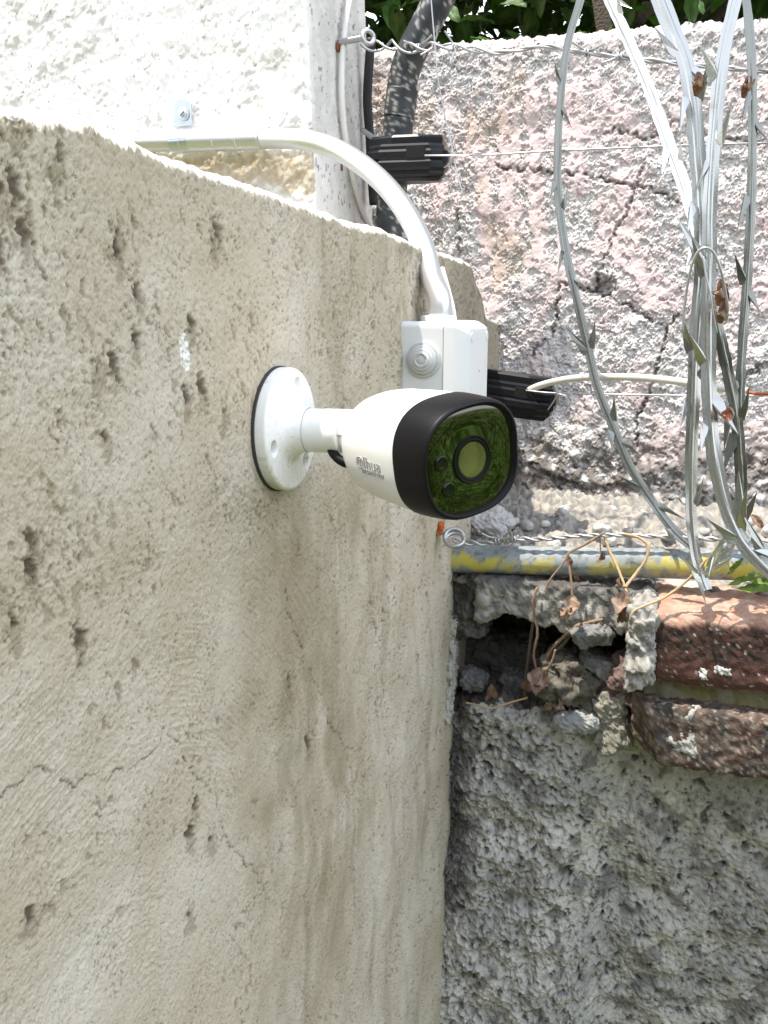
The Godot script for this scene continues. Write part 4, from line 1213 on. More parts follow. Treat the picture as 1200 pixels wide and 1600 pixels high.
	part(h, "eye", ring(ha + Vector3(0.0155, -0.005, 0.004), Vector3(0.25, 0.75, 1), 0.0092, 0.0020), wire_steel)
	part(h, "eye", ring(ha + Vector3(0.0165, -0.0062, 0.006), Vector3(0.05, 0.95, 0.6), 0.0088, 0.0020), wire_steel)
	part(h, "rust_stain", lump(ha + Vector3(0.001, 0.002, 0.001), Vector3(0.006, 0.012, 0.010), 223, 0.0015, lin(0.36, 0.08, 0.02), lin(0.52, 0.16, 0.05), Basis(), 0.001), tinted("rust_hook", 0.95))
	# barbed wire: two strands wound round each other
	var upper := [Vector3(-0.1400, 1.9904, -0.9850), Vector3(-0.1149, 1.9882, -0.9800), Vector3(-0.0817, 1.9782, -0.9650), Vector3(-0.0444, 1.9741, -0.9550), Vector3(-0.0175, 1.9694, -0.9550), Vector3(0.0090, 1.9635, -0.9550), Vector3(0.0284, 1.9630, -0.9550), Vector3(0.0602, 1.9649, -0.9550), Vector3(0.0855, 1.9586, -0.9550), Vector3(0.1287, 1.9498, -0.9550), Vector3(0.1825, 1.9396, -0.9550), Vector3(0.2231, 1.9323, -0.9550), Vector3(0.2681, 1.9248, -0.9550), Vector3(0.3225, 1.9172, -0.9550)]
	barbed_wire(upper, 19.0, [[0.16, 0.5], [0.205, 1.4], [0.25, 2.2], [0.53, 0.3], [0.60, 1.2], [0.86, 0.8]], "twisted barbed wire strung along the top of the pink wall", 0.0048, 0.42)
	var lower := [Vector3(0.0049, 1.4871, -0.8350), Vector3(0.0162, 1.4829, -0.8400), Vector3(0.0376, 1.4832, -0.8460), Vector3(0.0625, 1.4875, -0.8500), Vector3(0.0939, 1.4906, -0.8500), Vector3(0.1246, 1.4956, -0.8500), Vector3(0.1605, 1.4996, -0.8500), Vector3(0.2071, 1.5014, -0.8500), Vector3(0.2521, 1.5024, -0.8500), Vector3(0.2956, 1.5041, -0.8500), Vector3(0.3479, 1.5059, -0.8500)]
	barbed_wire(lower, 26.0, [[0.135, 0.4], [0.16, 1.3], [0.185, 2.0]], "twisted barbed wire strung from the hook above the yellow pipe", 0.0022, 0.25)

func barbed_wire(pts: Array, turns: float, barbs: Array, label: String, loose: float, loose_to: float) -> void:
	var L := curve(pts, 420)
	var T := tangents(L)
	var t := thing("barbed_wire", L[0], label, "barbed wire", "barbed wire strands")
	var wob := nz(231, 20.0, 2)
	for s in 2:
		var Q := PackedVector3Array()
		for i in L.size():
			var k := i / (L.size() - 1.0)
			var U := Vector3.UP
			var R := U.cross(T[i]).normalized()
			var a := k * turns * TAU * 0.5 + s * PI
			var amp := lerpf(loose, 0.0013, smoothstep(0.0, loose_to, k)) * (1.0 + 0.5 * wob.get_noise_2d(k * 0.3, s))
			Q.append(L[i] + (R * cos(a) + U * sin(a)) * amp)
		part(t, "strand", tube(Q, 0.00135, 8), wire_steel)
	for b in barbs:
		var i := int(b[0] * (L.size() - 1))
		var Q := PackedVector3Array()
		var tail := Vector3(cos(b[1]), sin(b[1]), 0.4).normalized()
		var R := Vector3.UP.cross(T[i]).normalized()
		Q.append(L[i] + tail * 0.019)
		Q.append(L[i] + tail * 0.010)
		for k in 25:
			var an: float = b[1] + k / 24.0 * TAU * 2.0
			Q.append(L[i] + T[i] * lerpf(-0.003, 0.003, k / 24.0) + (R * cos(an) + Vector3.UP * sin(an)) * 0.0034)
		var tail2 := Vector3(-cos(b[1] - 0.9), -sin(b[1] - 0.9), 0.3).normalized()
		Q.append(L[i] + tail2 * 0.010)
		Q.append(L[i] + tail2 * 0.018)
		part(t, "barb", tube(Q, 0.0010, 7), wire_steel)

# ---------------------------------------------------------------- razor wire
func blade_shapes() -> void:
	for v in 3:
		var l: float = [1.0, 0.8, 1.0][v]
		var poly := [Vector2(-0.10, -0.16), Vector2(0.30 * l, -0.13), Vector2(l, -0.01 + 0.06 * v), Vector2(0.42 * l, 0.11), Vector2(0.12, 0.17), Vector2(-0.08, 0.14)]
		var T := prism(poly, Vector3.RIGHT, Vector3.UP, Vector3.BACK, Vector3.ZERO, 0.025, 0.006)
		for i in T.size():
			T[i].z += (0.10 if v < 2 else -0.14) * T[i].x * T[i].x
		blade_mesh.append(flat_mesh(T))

var razor_flip := false

func razor(pts: Array, widths: Array, yaw: Array, blades: Array, label: String, wear := 0.0, m: Material = null) -> Node3D:
	var n := 150
	var L := curve(pts, n)
	var T := tangents(L)
	var t := thing("razor_wire", L[n - 1], label, "razor wire", "razor wire strands")
	var mat: Material = m if m else steel
	var prof := [Vector2(-0.5, -0.05), Vector2(-0.20, -0.03), Vector2(-0.14, -0.10), Vector2(0.14, -0.10), Vector2(0.20, -0.03), Vector2(0.5, -0.05), Vector2(0.5, 0.02), Vector2(0.21, 0.06), Vector2(0.13, 0.17), Vector2(0.0, 0.21), Vector2(-0.13, 0.17), Vector2(-0.21, 0.06), Vector2(-0.5, 0.02)]
	var frames := []
	var wob := nz(240 + pts.size() + blades.size(), 30.0, 2)
	for i in n:
		var k := i / (n - 1.0)
		var w := 0.86 * lerpf(widths[0], widths[1], k) * (1.0 + 0.10 * wob.get_noise_2d(k * 0.6, 0.0))
		var y: float = lerpf(yaw[0], yaw[1], k) + 0.45 * wob.get_noise_2d(k * 0.12, 9.0)
		var face := Vector3(sin(y), 0.0, cos(y))
		var R := T[i].cross(face).normalized()
		var N := R.cross(T[i]).normalized()
		frames.append([R, N, w])
	var st := SurfaceTool.new()
	st.begin(Mesh.PRIMITIVE_TRIANGLES)
	for k in prof.size():
		var k2 := (k + 1) % prof.size()
		var P := PackedVector3Array()
		for i in n:
			var f: Array = frames[i]
			for q in [prof[k], prof[k2]]:
				P.append(L[i] + f[0] * q.x * f[2] + f[1] * q.y * f[2] * 0.8)
		st.append_from(grid_mesh(P, PackedColorArray(), 2, n, razor_flip), 0, Transform3D())
	var tri_mesh := st.commit()
	part(t, "steel_tape", tri_mesh, mat)
	# blades: [share along, side, +1 pointing on / -1 pointing back, length, tilt towards the viewer's side]
	for b in blades:
		var i := int(b[0] * (n - 1))
		var R: Vector3 = frames[i][0]
		var N: Vector3 = frames[i][1]
		var dir: Vector3 = (T[i] * b[2] + R * b[1] * 0.42 + N * b[4]).normalized()
		var z: Vector3 = (N - dir * N.dot(dir)).normalized()
		var y: Vector3 = z.cross(dir)
		var len: float = b[3]
		var at: Vector3 = L[i] + R * b[1] * frames[i][2] * 0.42
		part(t, "blade", blade_mesh[int(b[0] * 97.0) % 3], mat, Transform3D(Basis(dir * len, y * len * 0.72, z * len), at))
	return t

func razor_wires() -> void:
	blade_shapes()
	var dull := grainy(paint("shaded_steel", lin(0.21, 0.215, 0.195), 0.24, 0.85), 20.0, 0.01, 18)  # darkest copy of the strand steel, shade put into its colour
	var mid_steel := grainy(paint("half_shaded_steel", lin(0.38, 0.385, 0.37), 0.22, 0.88), 20.0, 0.01, 19)  # middle copy of the strand steel, half shade in its colour
	razor([Vector3(0.1003, 2.0323, -0.9450), Vector3(0.0966, 2.0002, -0.9379), Vector3(0.0877, 1.9628, -0.9307), Vector3(0.0837, 1.9219, -0.9236), Vector3(0.0831, 1.8689, -0.9164), Vector3(0.0861, 1.8211, -0.9093), Vector3(0.0951, 1.7728, -0.9021), Vector3(0.1070, 1.7304, -0.8950), Vector3(0.1231, 1.6761, -0.8879), Vector3(0.1340, 1.6400, -0.8807), Vector3(0.1502, 1.6044, -0.8736), Vector3(0.1707, 1.5631, -0.8664), Vector3(0.1934, 1.5318, -0.8593), Vector3(0.2122, 1.5099, -0.8521), Vector3(0.2290, 1.4963, -0.8450)], [0.0085, 0.0105], [0.5, 0.3], [[0.20, 1, -1, 0.022, 0.1], [0.24, -1, 1, 0.020, 0.3], [0.36, 1, 1, 0.024, 0.2], [0.40, -1, -1, 0.022, 0.3], [0.47, 1, 1, 0.020, -0.2], [0.52, -1, 1, 0.022, 0.4], [0.635, -1, -1, 0.030, 0.2], [0.64, 1, -1, 0.034, 0.2], [0.76, -1, -1, 0.028, 0.2], [0.785, 1, 1, 0.026, 0.3], [0.80, -1, 1, 0.022, 0.2], [0.88, 1, -1, 0.026, 0.2], [0.92, -1, 1, 0.026, 0.2], [0.96, 1, 1, 0.022, 0.4]], "razor wire strand bowing out furthest left down to the yellow pipe", 0.0, dull)
	razor([Vector3(0.1155, 2.0102, -0.9000), Vector3(0.1278, 1.9802, -0.8919), Vector3(0.1484, 1.9394, -0.8838), Vector3(0.1675, 1.8992, -0.8756), Vector3(0.1837, 1.8597, -0.8675), Vector3(0.1978, 1.8259, -0.8594), Vector3(0.2094, 1.7953, -0.8512), Vector3(0.2187, 1.7677, -0.8431), Vector3(0.2250, 1.7432, -0.8350)], [0.0125, 0.0125], [-0.5, -0.2], [[0.12, -1, 1, 0.026, 0.2], [0.17, -1, -1, 0.022, 0.2], [0.62, 1, 1, 0.024, 0.3], [0.66, -1, -1, 0.020, 0.3], [0.90, 1, 1, 0.026, 0.2]], "straight bright razor wire strand slanting down right into the tied bundle")
	razor([Vector3(0.1566, 2.0021, -0.8600), Vector3(0.1719, 1.9673, -0.8559), Vector3(0.1853, 1.9376, -0.8519), Vector3(0.1973, 1.9108, -0.8478), Vector3(0.2051, 1.8793, -0.8438), Vector3(0.2107, 1.8428, -0.8397), Vector3(0.2158, 1.8062, -0.8356), Vector3(0.2199, 1.7694, -0.8316), Vector3(0.2215, 1.7323, -0.8275), Vector3(0.2211, 1.7002, -0.8234), Vector3(0.2213, 1.6679, -0.8194), Vector3(0.2227, 1.6243, -0.8153), Vector3(0.2242, 1.5801, -0.8113), Vector3(0.2273, 1.5355, -0.8072), Vector3(0.2328, 1.5021, -0.8031), Vector3(0.2401, 1.4805, -0.7991), Vector3(0.2451, 1.4693, -0.7950)], [0.018, 0.0115], [0.15, 0.5], [[0.165, 1, -1, 0.034, 0.2], [0.20, -1, 1, 0.030, 0.3], [0.235, -1, -1, 0.036, 0.3], [0.24, 1, 1, 0.030, 0.3], [0.40, 1, 1, 0.030, 0.4], [0.62, 1, -1, 0.034, 0.4], [0.66, -1, -1, 0.026, 0.2], [0.70, 1, 1, 0.030, 0.2], [0.86, -1, -1, 0.024, 0.2], [0.985, 1, -1, 0.030, 0.3], [0.99, 1, 1, 0.022, 0.4]], "broad razor wire strand from top centre whose lower end touches the brick", 0.0, mid_steel)
	razor([Vector3(0.2367, 1.9848, -0.8500), Vector3(0.2328, 1.9577, -0.8453), Vector3(0.2277, 1.9258, -0.8406), Vector3(0.2249, 1.8958, -0.8359), Vector3(0.2239, 1.8605, -0.8313), Vector3(0.2239, 1.8249, -0.8266), Vector3(0.2244, 1.7889, -0.8219), Vector3(0.2265, 1.7526, -0.8172), Vector3(0.2289, 1.7107, -0.8125), Vector3(0.2319, 1.6685, -0.8078), Vector3(0.2359, 1.6259, -0.8031), Vector3(0.2422, 1.5884, -0.7984), Vector3(0.2525, 1.5511, -0.7937), Vector3(0.2674, 1.5197, -0.7891), Vector3(0.2858, 1.5001, -0.7844), Vector3(0.2992, 1.4903, -0.7797), Vector3(0.3161, 1.4805, -0.7750)], [0.0135, 0.0150], [-0.35, 0.25], [[0.17, 1, -1, 0.036, 0.2], [0.27, -1, -1, 0.032, 0.3], [0.30, 1, 1, 0.026, 0.2], [0.455, 1, -1, 0.048, 0.1], [0.465, 1, -1, 0.034, 0.3], [0.60, 1, -1, 0.036, 0.4], [0.66, -1, 1, 0.044, 0.2], [0.70, 1, 1, 0.030, 0.2], [0.855, -1, -1, 0.052, 0.1], [0.87, -1, -1, 0.036, 0.5], [0.885, 1, -1, 0.040, 0.3], [0.905, -1, 1, 0.046, 0.1], [0.92, -1, -1, 0.038, 0.3]], "green grey razor wire strand curving out at lower right over the brick", 0.0, mid_steel)
	razor([Vector3(0.2319, 2.0022, -0.9000), Vector3(0.2417, 1.9721, -0.8950), Vector3(0.2478, 1.9373, -0.8900), Vector3(0.2526, 1.9001, -0.8850), Vector3(0.2561, 1.8523, -0.8800), Vector3(0.2583, 1.8094, -0.8750), Vector3(0.2599, 1.7661, -0.8700), Vector3(0.2605, 1.7223, -0.8650), Vector3(0.2606, 1.6780, -0.8600), Vector3(0.2614, 1.6446, -0.8550), Vector3(0.2623, 1.6166, -0.8500)], [0.0100, 0.0095], [0.7, 0.2], [[0.30, 1, 1, 0.026, 0.2], [0.36, -1, 1, 0.022, 0.2], [0.52, 1, 1, 0.030, 0.3], [0.70, 1, -1, 0.032, 0.2], [0.73, -1, 1, 0.026, 0.2], [0.93, 1, 1, 0.030, 0.2], [0.96, 1, -1, 0.024, 0.2]], "narrow dull razor wire strand hanging furthest right from the top", 0.0, dull)
	razor([Vector3(0.2265, 1.7431, -0.8350), Vector3(0.2330, 1.7110, -0.8343), Vector3(0.2412, 1.6840, -0.8336), Vector3(0.2504, 1.6513, -0.8329), Vector3(0.2577, 1.6238, -0.8321), Vector3(0.2635, 1.5904, -0.8314), Vector3(0.2677, 1.5566, -0.8307), Vector3(0.2688, 1.5220, -0.8300)], [0.0115, 0.0120], [0.3, -0.2], [[0.55, 1, 1, 0.036, 0.2], [0.58, -1, -1, 0.028, 0.3], [0.66, 1, 1, 0.040, 0.1], [0.95, 1, -1, 0.040, 0.2], [0.97, -1, -1, 0.034, 0.2]], "short rusty razor wire strand slanting down right behind the tied bundle", 0.0, dull)
	razor([Vector3(0.2409, 1.4774, -0.8000), Vector3(0.2474, 1.4897, -0.8000), Vector3(0.2519, 1.4999, -0.8000), Vector3(0.2542, 1.5104, -0.8000), Vector3(0.2573, 1.5175, -0.8000)], [0.010, 0.008], [0.6, 0.9], [[0.30, 1, 1, 0.026, 0.4], [0.35, -1, 1, 0.026, 0.2], [0.55, 1, 1, 0.030, 0.2], [0.60, -1, -1, 0.026, 0.3], [0.80, 1, -1, 0.026, 0.4], [0.85, -1, 1, 0.022, 0.4]], "curled bright end of razor wire beside the yellow pipe above the brick")
	cable("binding_wire", [Vector3(0.2095, 1.6899, -0.7850), Vector3(0.2104, 1.7206, -0.7820), Vector3(0.2129, 1.7414, -0.7780), Vector3(0.2169, 1.7530, -0.7750), Vector3(0.2220, 1.7561, -0.7730), Vector3(0.2284, 1.7532, -0.7750), Vector3(0.2347, 1.7410, -0.7780), Vector3(0.2393, 1.7263, -0.7830), Vector3(0.2434, 1.7078, -0.7900), Vector3(0.2419, 1.7002, -0.8000)], 0.0011, wire_steel, "loop of wire binding the razor wire strands into a bundle", "wire", 50)
	cable("binding_wire", [Vector3(0.2215, 1.7501, -0.7780), Vector3(0.2245, 1.7352, -0.7760), Vector3(0.2289, 1.7202, -0.7760), Vector3(0.2320, 1.7052, -0.7780), Vector3(0.2362, 1.6901, -0.7820)], 0.0008, wire_steel, "thin wire end crossing the front of the razor wire bundle", "wire", 24)

# ---------------------------------------------------------------- dry vine and leaves
func put_leaf(parent: Node3D, called: String, at: Vector3, along: Vector3, facing: Vector3, scale: float, v: int, m: Material) -> MeshInstance3D:
	var x := along.normalized()
	var y := (facing - x * facing.dot(x)).normalized()
	return part(parent, called, leaf_meshes[v], m, Transform3D(Basis(x * scale, y * scale, x.cross(y) * scale), at))

func dry_plants() -> void:
	var b1 := lin(0.19, 0.12, 0.08)
	var b2 := lin(0.39, 0.30, 0.23)
	leaf_meshes.append(leaf(1.0, 0.62, 1.6, 0.9, 301, b1, b2))
	leaf_meshes.append(leaf(1.0, 0.55, -1.3, 1.1, 302, lin(0.15, 0.09, 0.06), lin(0.34, 0.245, 0.18)))
	leaf_meshes.append(leaf(1.0, 0.70, 2.6, 0.9, 303, lin(0.21, 0.135, 0.09), lin(0.42, 0.33, 0.26)))
	leaf_meshes.append(leaf(1.0, 0.40, 0.7, 0.5, 304, lin(0.09, 0.16, 0.025), lin(0.20, 0.28, 0.05)))
	leaf_meshes.append(leaf(1.0, 0.46, 0.5, 0.25, 305, lin(0.035, 0.085, 0.012), lin(0.075, 0.15, 0.025)))
	leaf_meshes.append(leaf(1.0, 0.42, -0.6, 0.35, 306, lin(0.03, 0.07, 0.012), lin(0.06, 0.12, 0.02)))
	leaf_meshes.append(leaf(1.0, 0.24, 0.4, 0.2, 307, lin(0.40, 0.39, 0.31), lin(0.58, 0.57, 0.47)))
	var dry := leafy("dry_leaf", Color(1, 1, 1), lin(0.5, 0.3, 0.15))
	var bark := paint("dry_stem", lin(0.26, 0.18, 0.12), 0.85)
	var straw := paint("straw_stem", lin(0.46, 0.33, 0.19), 0.8)
	var dark := paint("dark_stem", lin(0.10, 0.08, 0.065), 0.85)
	var v := thing("dry_vine", Vector3(0.1248, 1.4485, -0.8300), "withered vine with a curled pale leaf hanging over the hollow from the pipe", "dry vine")
	part(v, "stem", tube(curve([Vector3(0.1522, 1.5038, -0.8400), Vector3(0.1352, 1.4916, -0.8380), Vector3(0.1196, 1.4808, -0.8360), Vector3(0.1219, 1.4668, -0.8320), Vector3(0.1246, 1.4536, -0.8300), Vector3(0.1260, 1.4396, -0.8280)], 40), 0.0013, 8, null, 0.4, 4), bark)
	part(v, "stem", tube(curve([Vector3(0.1197, 1.4795, -0.8360), Vector3(0.1131, 1.4686, -0.8340), Vector3(0.1041, 1.4555, -0.8320), Vector3(0.1002, 1.4455, -0.8320)], 24), 0.0009, 8, null, 0.4, 5), bark)
	part(v, "stem", tube(curve([Vector3(0.1483, 1.5021, -0.8380), Vector3(0.1491, 1.4901, -0.8360), Vector3(0.1514, 1.4827, -0.8340)], 12), 0.0006, 6), dark)
	put_leaf(v, "leaf", Vector3(0.1258, 1.4440, -0.8280), Vector3(-0.10, -1, 0.15), Vector3(0.2, 0.2, 1), 0.028, 0, dry)
	put_leaf(v, "leaf", Vector3(0.1247, 1.4343, -0.8260), Vector3(0.25, -1, 0.0), Vector3(-0.6, 0.2, 1), 0.024, 2, dry)
	put_leaf(v, "leaf", Vector3(0.1187, 1.4799, -0.8340), Vector3(0.5, -0.8, 0.3), Vector3(0.2, 0.4, 1), 0.012, 1, dry)
	put_leaf(v, "leaf", Vector3(0.1512, 1.4877, -0.8340), Vector3(0.05, -1, 0.1), Vector3(0.3, 0.1, 1), 0.013, 1, dry)
	put_leaf(v, "leaf", Vector3(0.1286, 1.4661, -0.8320), Vector3(0.05, -1, 0.1), Vector3(-0.3, 0.1, 1), 0.012, 1, dry)
	v = thing("dry_vine", Vector3(0.1724, 1.4544, -0.8150), "straw coloured looping vine with a withered leaf at the left end of the brick", "dry vine")
	part(v, "stem", tube(curve([Vector3(0.1517, 1.4995, -0.8420), Vector3(0.1580, 1.4860, -0.8380), Vector3(0.1656, 1.4738, -0.8320), Vector3(0.1739, 1.4581, -0.8240), Vector3(0.1770, 1.4509, -0.8180)], 40), 0.0013, 8, null, 0.3, 6), straw)
	part(v, "stem", tube(curve([Vector3(0.1697, 1.5034, -0.8420), Vector3(0.1833, 1.5012, -0.8400), Vector3(0.1918, 1.4950, -0.8380), Vector3(0.1915, 1.4834, -0.8350), Vector3(0.1843, 1.4705, -0.8320), Vector3(0.1782, 1.4623, -0.8260), Vector3(0.1747, 1.4569, -0.8220)], 50), 0.0014, 8, null, 0.3, 7), straw)
	put_leaf(v, "leaf", Vector3(0.1735, 1.4593, -0.8200), Vector3(-0.9, -0.5, 0.3), Vector3(0.1, 0.8, 0.7), 0.018, 2, dry)
	put_leaf(v, "leaf", Vector3(0.1750, 1.4557, -0.8180), Vector3(0.15, -1, 0.2), Vector3(-0.4, 0.2, 1), 0.032, 0, dry)
	put_leaf(v, "leaf", Vector3(0.1732, 1.4431, -0.8120), Vector3(0.1, -1, 0.1), Vector3(0.3, 0.2, 1), 0.024, 1, dry)
	v = thing("dry_vine", Vector3(0.2056, 1.4562, -0.8000), "thin orange stem bent across the top of the brick's white mortar end", "dry vine")
	part(v, "stem", tube(curve([Vector3(0.2432, 1.4968, -0.8000), Vector3(0.2351, 1.4839, -0.8000), Vector3(0.2222, 1.4686, -0.8000), Vector3(0.2083, 1.4580, -0.7950), Vector3(0.1942, 1.4521, -0.7880), Vector3(0.1848, 1.4470, -0.7840), Vector3(0.1825, 1.4390, -0.7840), Vector3(0.1823, 1.4267, -0.7900)], 50), 0.0012, 8, null, 0.3, 8), straw)
	v = thing("dry_vine", Vector3(0.0902, 1.3363, -0.8700), "brown dried vine with a large crumpled leaf standing in the hollow", "dry vine")
	part(v, "stem", tube(curve([Vector3(0.0912, 1.4442, -0.8380), Vector3(0.0876, 1.4313, -0.8360), Vector3(0.0896, 1.4124, -0.8400), Vector3(0.0924, 1.3953, -0.8420), Vector3(0.0887, 1.3732, -0.8460), Vector3(0.0913, 1.3548, -0.8500), Vector3(0.0967, 1.3409, -0.8520)], 50), 0.0013, 8, null, 0.4, 9), bark)
	part(v, "stem", tube(curve([Vector3(0.0886, 1.4137, -0.8460), Vector3(0.0849, 1.3917, -0.8500), Vector3(0.0823, 1.3656, -0.8550), Vector3(0.0797, 1.3424, -0.8600), Vector3(0.0789, 1.3167, -0.8620)], 40), 0.0017, 8, null, 0.4, 10), dark)
	part(v, "stem", tube(curve([Vector3(0.1550, 1.4182, -0.8380), Vector3(0.1327, 1.4092, -0.8400), Vector3(0.1172, 1.3935, -0.8460), Vector3(0.1032, 1.3727, -0.8520), Vector3(0.0958, 1.3496, -0.8560)], 40), 0.0018, 8, null, 0.4, 11), bark)
	part(v, "stem", tube(curve([Vector3(0.1268, 1.4012, -0.8460), Vector3(0.1158, 1.3831, -0.8500), Vector3(0.1056, 1.3709, -0.8540), Vector3(0.0991, 1.3562, -0.8580)], 30), 0.0018, 8, null, 0.4, 12), dark)
	part(v, "stem", tube(curve([Vector3(0.1107, 1.3807, -0.8420), Vector3(0.1074, 1.3668, -0.8420), Vector3(0.1018, 1.3547, -0.8450)], 20), 0.0011, 8, null, 0.4, 13), bark)
	put_leaf(v, "leaf", Vector3(0.0959, 1.3613, -0.8400), Vector3(-0.05, -1, 0.35), Vector3(0.15, 0.3, 1), 0.040, 0, dry)
	put_leaf(v, "leaf", Vector3(0.0989, 1.3582, -0.8420), Vector3(0.5, -0.9, 0.2), Vector3(-0.5, 0.3, 1), 0.034, 2, dry)
	put_leaf(v, "leaf", Vector3(0.0926, 1.3547, -0.8420), Vector3(-0.5, -0.9, 0.3), Vector3(0.6, 0.3, 1), 0.030, 1, dry)
	var where := ["at the left of the hollow", "beneath the crumpled vine leaf", "on the hollow's front lip beside the pebble", "against the stone right of the hollow"]
	var spots := [[Vector3(0.0423, 1.3250, -0.8680), Vector3(0.1, -0.9, 0.3), 0.030, 1], [Vector3(0.0980, 1.3136, -0.8460), Vector3(0.9, -0.1, 0.2), 0.024, 0], [Vector3(0.1158, 1.3180, -0.8420), Vector3(0.9, 0.1, 0.3), 0.022, 2], [Vector3(0.1284, 1.3254, -0.8450), Vector3(0.8, 0.05, 0.3), 0.016, 1]]
	for k in 4:
		var o := thing("fallen_leaf", spots[k][0], "dead brown leaf lying " + where[k], "fallen leaf", "dead leaves in the hollow")
		put_leaf(o, "blade", spots[k][0], spots[k][1], Vector3(0.1, 1, 0.5), spots[k][2], spots[k][3], dry)
	var tw := thing("twig", Vector3(0.0494, 1.3118, -0.8420), "pale straw twig lying along the hollow's front lip", "twig")
	part(tw, "stalk", tube(curve([Vector3(0.0197, 1.3085, -0.8480), Vector3(0.0374, 1.3101, -0.8420), Vector3(0.0512, 1.3108, -0.8400), Vector3(0.0665, 1.3178, -0.8420), Vector3(0.0840, 1.3242, -0.8460)], 30), 0.0010, 8, null, 0.3, 14), straw)
	# scraps of leaf caught in the steel
	var scr := [[Vector3(0.2490, 1.9065, -0.8850), Vector3(-0.1, -1, 0.1), 0.020, 1, "tan dead leaf scrap caught near the top of the rightmost razor wire"], [Vector3(0.2072, 1.8961, -0.8150), Vector3(0.1, -1, 0.1), 0.020, 1, "brown dead leaf scrap caught beside the broad razor wire strand"], [Vector3(0.2355, 1.7331, -0.8000), Vector3(0.2, -1, 0.1), 0.026, 1, "curled brown leaf scrap caught inside the razor wire bundle"], [Vector3(0.2387, 1.7157, -0.8000), Vector3(0.1, -1, 0.1), 0.022, 1, "dark brown leaf scrap just below the binding wire loop"], [Vector3(0.2551, 1.6220, -0.8050), Vector3(-1, -0.15, 0.2), 0.020, 0, "rust red leaf scrap hooked on the short razor wire strand"], [Vector3(0.2847, 1.5264, -0.8000), Vector3(-0.5, 0.8, 0.1), 0.016, 1, "brown leaf curl hooked on the blade at lower right"]]
	var red := leafy("red_dry_leaf", lin(1.0, 0.55, 0.4), lin(0.4, 0.15, 0.08))
	for k in scr.size():
		var o := thing("leaf_scrap", scr[k][0], scr[k][4], "dead leaf", "dead leaf scraps on the razor wire")
		put_leaf(o, "blade", scr[k][0], scr[k][1], Vector3(0.2, 0.3, 1), scr[k][2], scr[k][3], red if k == 4 else dry)
		if k < 4:
			put_leaf(o, "blade", scr[k][0] + Vector3(0.003, -0.006, 0.002), scr[k][1] + Vector3(0.2, 0, 0), Vector3(-0.6, 0.3, 1), scr[k][2] * 0.8, (scr[k][3] + 1) % 3, dry)
	var fresh := leafy("fresh_leaf", Color(1, 1, 1), lin(0.25, 0.4, 0.05))
	var g := [[Vector3(0.2613, 1.4706, -0.8100), Vector3(1, 0.25, 0.3), 0.034, "curled olive green leaf on the brick behind the razor wire end"], [Vector3(0.2687, 1.4713, -0.8000), Vector3(1, -0.1, 0.2), 0.036, "rolled green leaf lying lowest on the brick top"], [Vector3(0.2743, 1.4693, -0.8050), Vector3(1, 0.12, -0.1), 0.045, "long pale green leaf at the right edge of the brick top"], [Vector3(0.2612, 1.4767, -0.8200), Vector3(0.6, 0.5, 0.1), 0.024, "small upright green leaf touching the yellow pipe"]]
	for k in g.size():
		var o := thing("green_leaf", g[k][0], g[k][3], "leaf", "green leaves on the brick")
		put_leaf(o, "blade", g[k][0], g[k][1], Vector3(0.1, 1, 0.4), g[k][2], 3, fresh)
	var pale := thing("seed_pod", Vector3(0.2212, 1.4626, -0.8350), "pale flat dry pod lying under the yellow pipe on the brick", "seed pod")
	put_leaf(pale, "husk", Vector3(0.2087, 1.4633, -0.8350), Vector3(1, -0.12, 0.2), Vector3(0, 1, 0.5), 0.040, 6, leafy("pale_husk", Color(1, 1, 1), lin(0.4, 0.4, 0.3)))

# ---------------------------------------------------------------- greenery
func foliage(parent: Node3D, called: String, mesh: Mesh, m: Material, n: int, lo: Vector3, hi: Vector3, s: int, size: Vector2, tone: Vector2, gaps := 0.0) -> void:
	var r := RandomNumberGenerator.new()
	r.seed = s
	var clump := nz(s, 1.6, 2)
	var mm := MultiMesh.new()
	mm.transform_format = MultiMesh.TRANSFORM_3D
	mm.use_colors = true
	mm.mesh = mesh
	var X := []
	var tries := 0
	while X.size() < n and tries < n * 6:
		tries += 1
		var p := Vector3(r.randf_range(lo.x, hi.x), r.randf_range(lo.y, hi.y), r.randf_range(lo.z, hi.z))
		var q := (p - (lo + hi) / 2.0) / ((hi - lo) / 2.0)
		if Vector3(pow(absf(q.x), 1.6), pow(absf(q.y), 1.6), pow(absf(q.z), 1.6)).length() > 1.0 + 0.25 * clump.get_noise_3dv(p * 2.0):
			continue
		if clump.get_noise_3dv(p) < gaps:
			continue
		var b := Basis.from_euler(Vector3(r.randf_range(-0.7, 0.7), r.randf() * TAU, r.randf_range(-0.9, 0.5)))
		X.append(Transform3D(b.scaled(Vector3.ONE * r.randf_range(size.x, size.y)), p - origin_of(parent)))
	mm.instance_count = X.size()
	for i in X.size():
		mm.set_instance_transform(i, X[i])
		var g := r.randf_range(tone.x, tone.y)
		mm.set_instance_color(i, Color(g * r.randf_range(0.9, 1.35), g, g * r.randf_range(0.7, 1.0)))
	var o := MultiMeshInstance3D.new()
	o.name = called
	o.multimesh = mm
	o.material_override = m
	o.set_meta("kind", "stuff")
	parent.add_child(o)

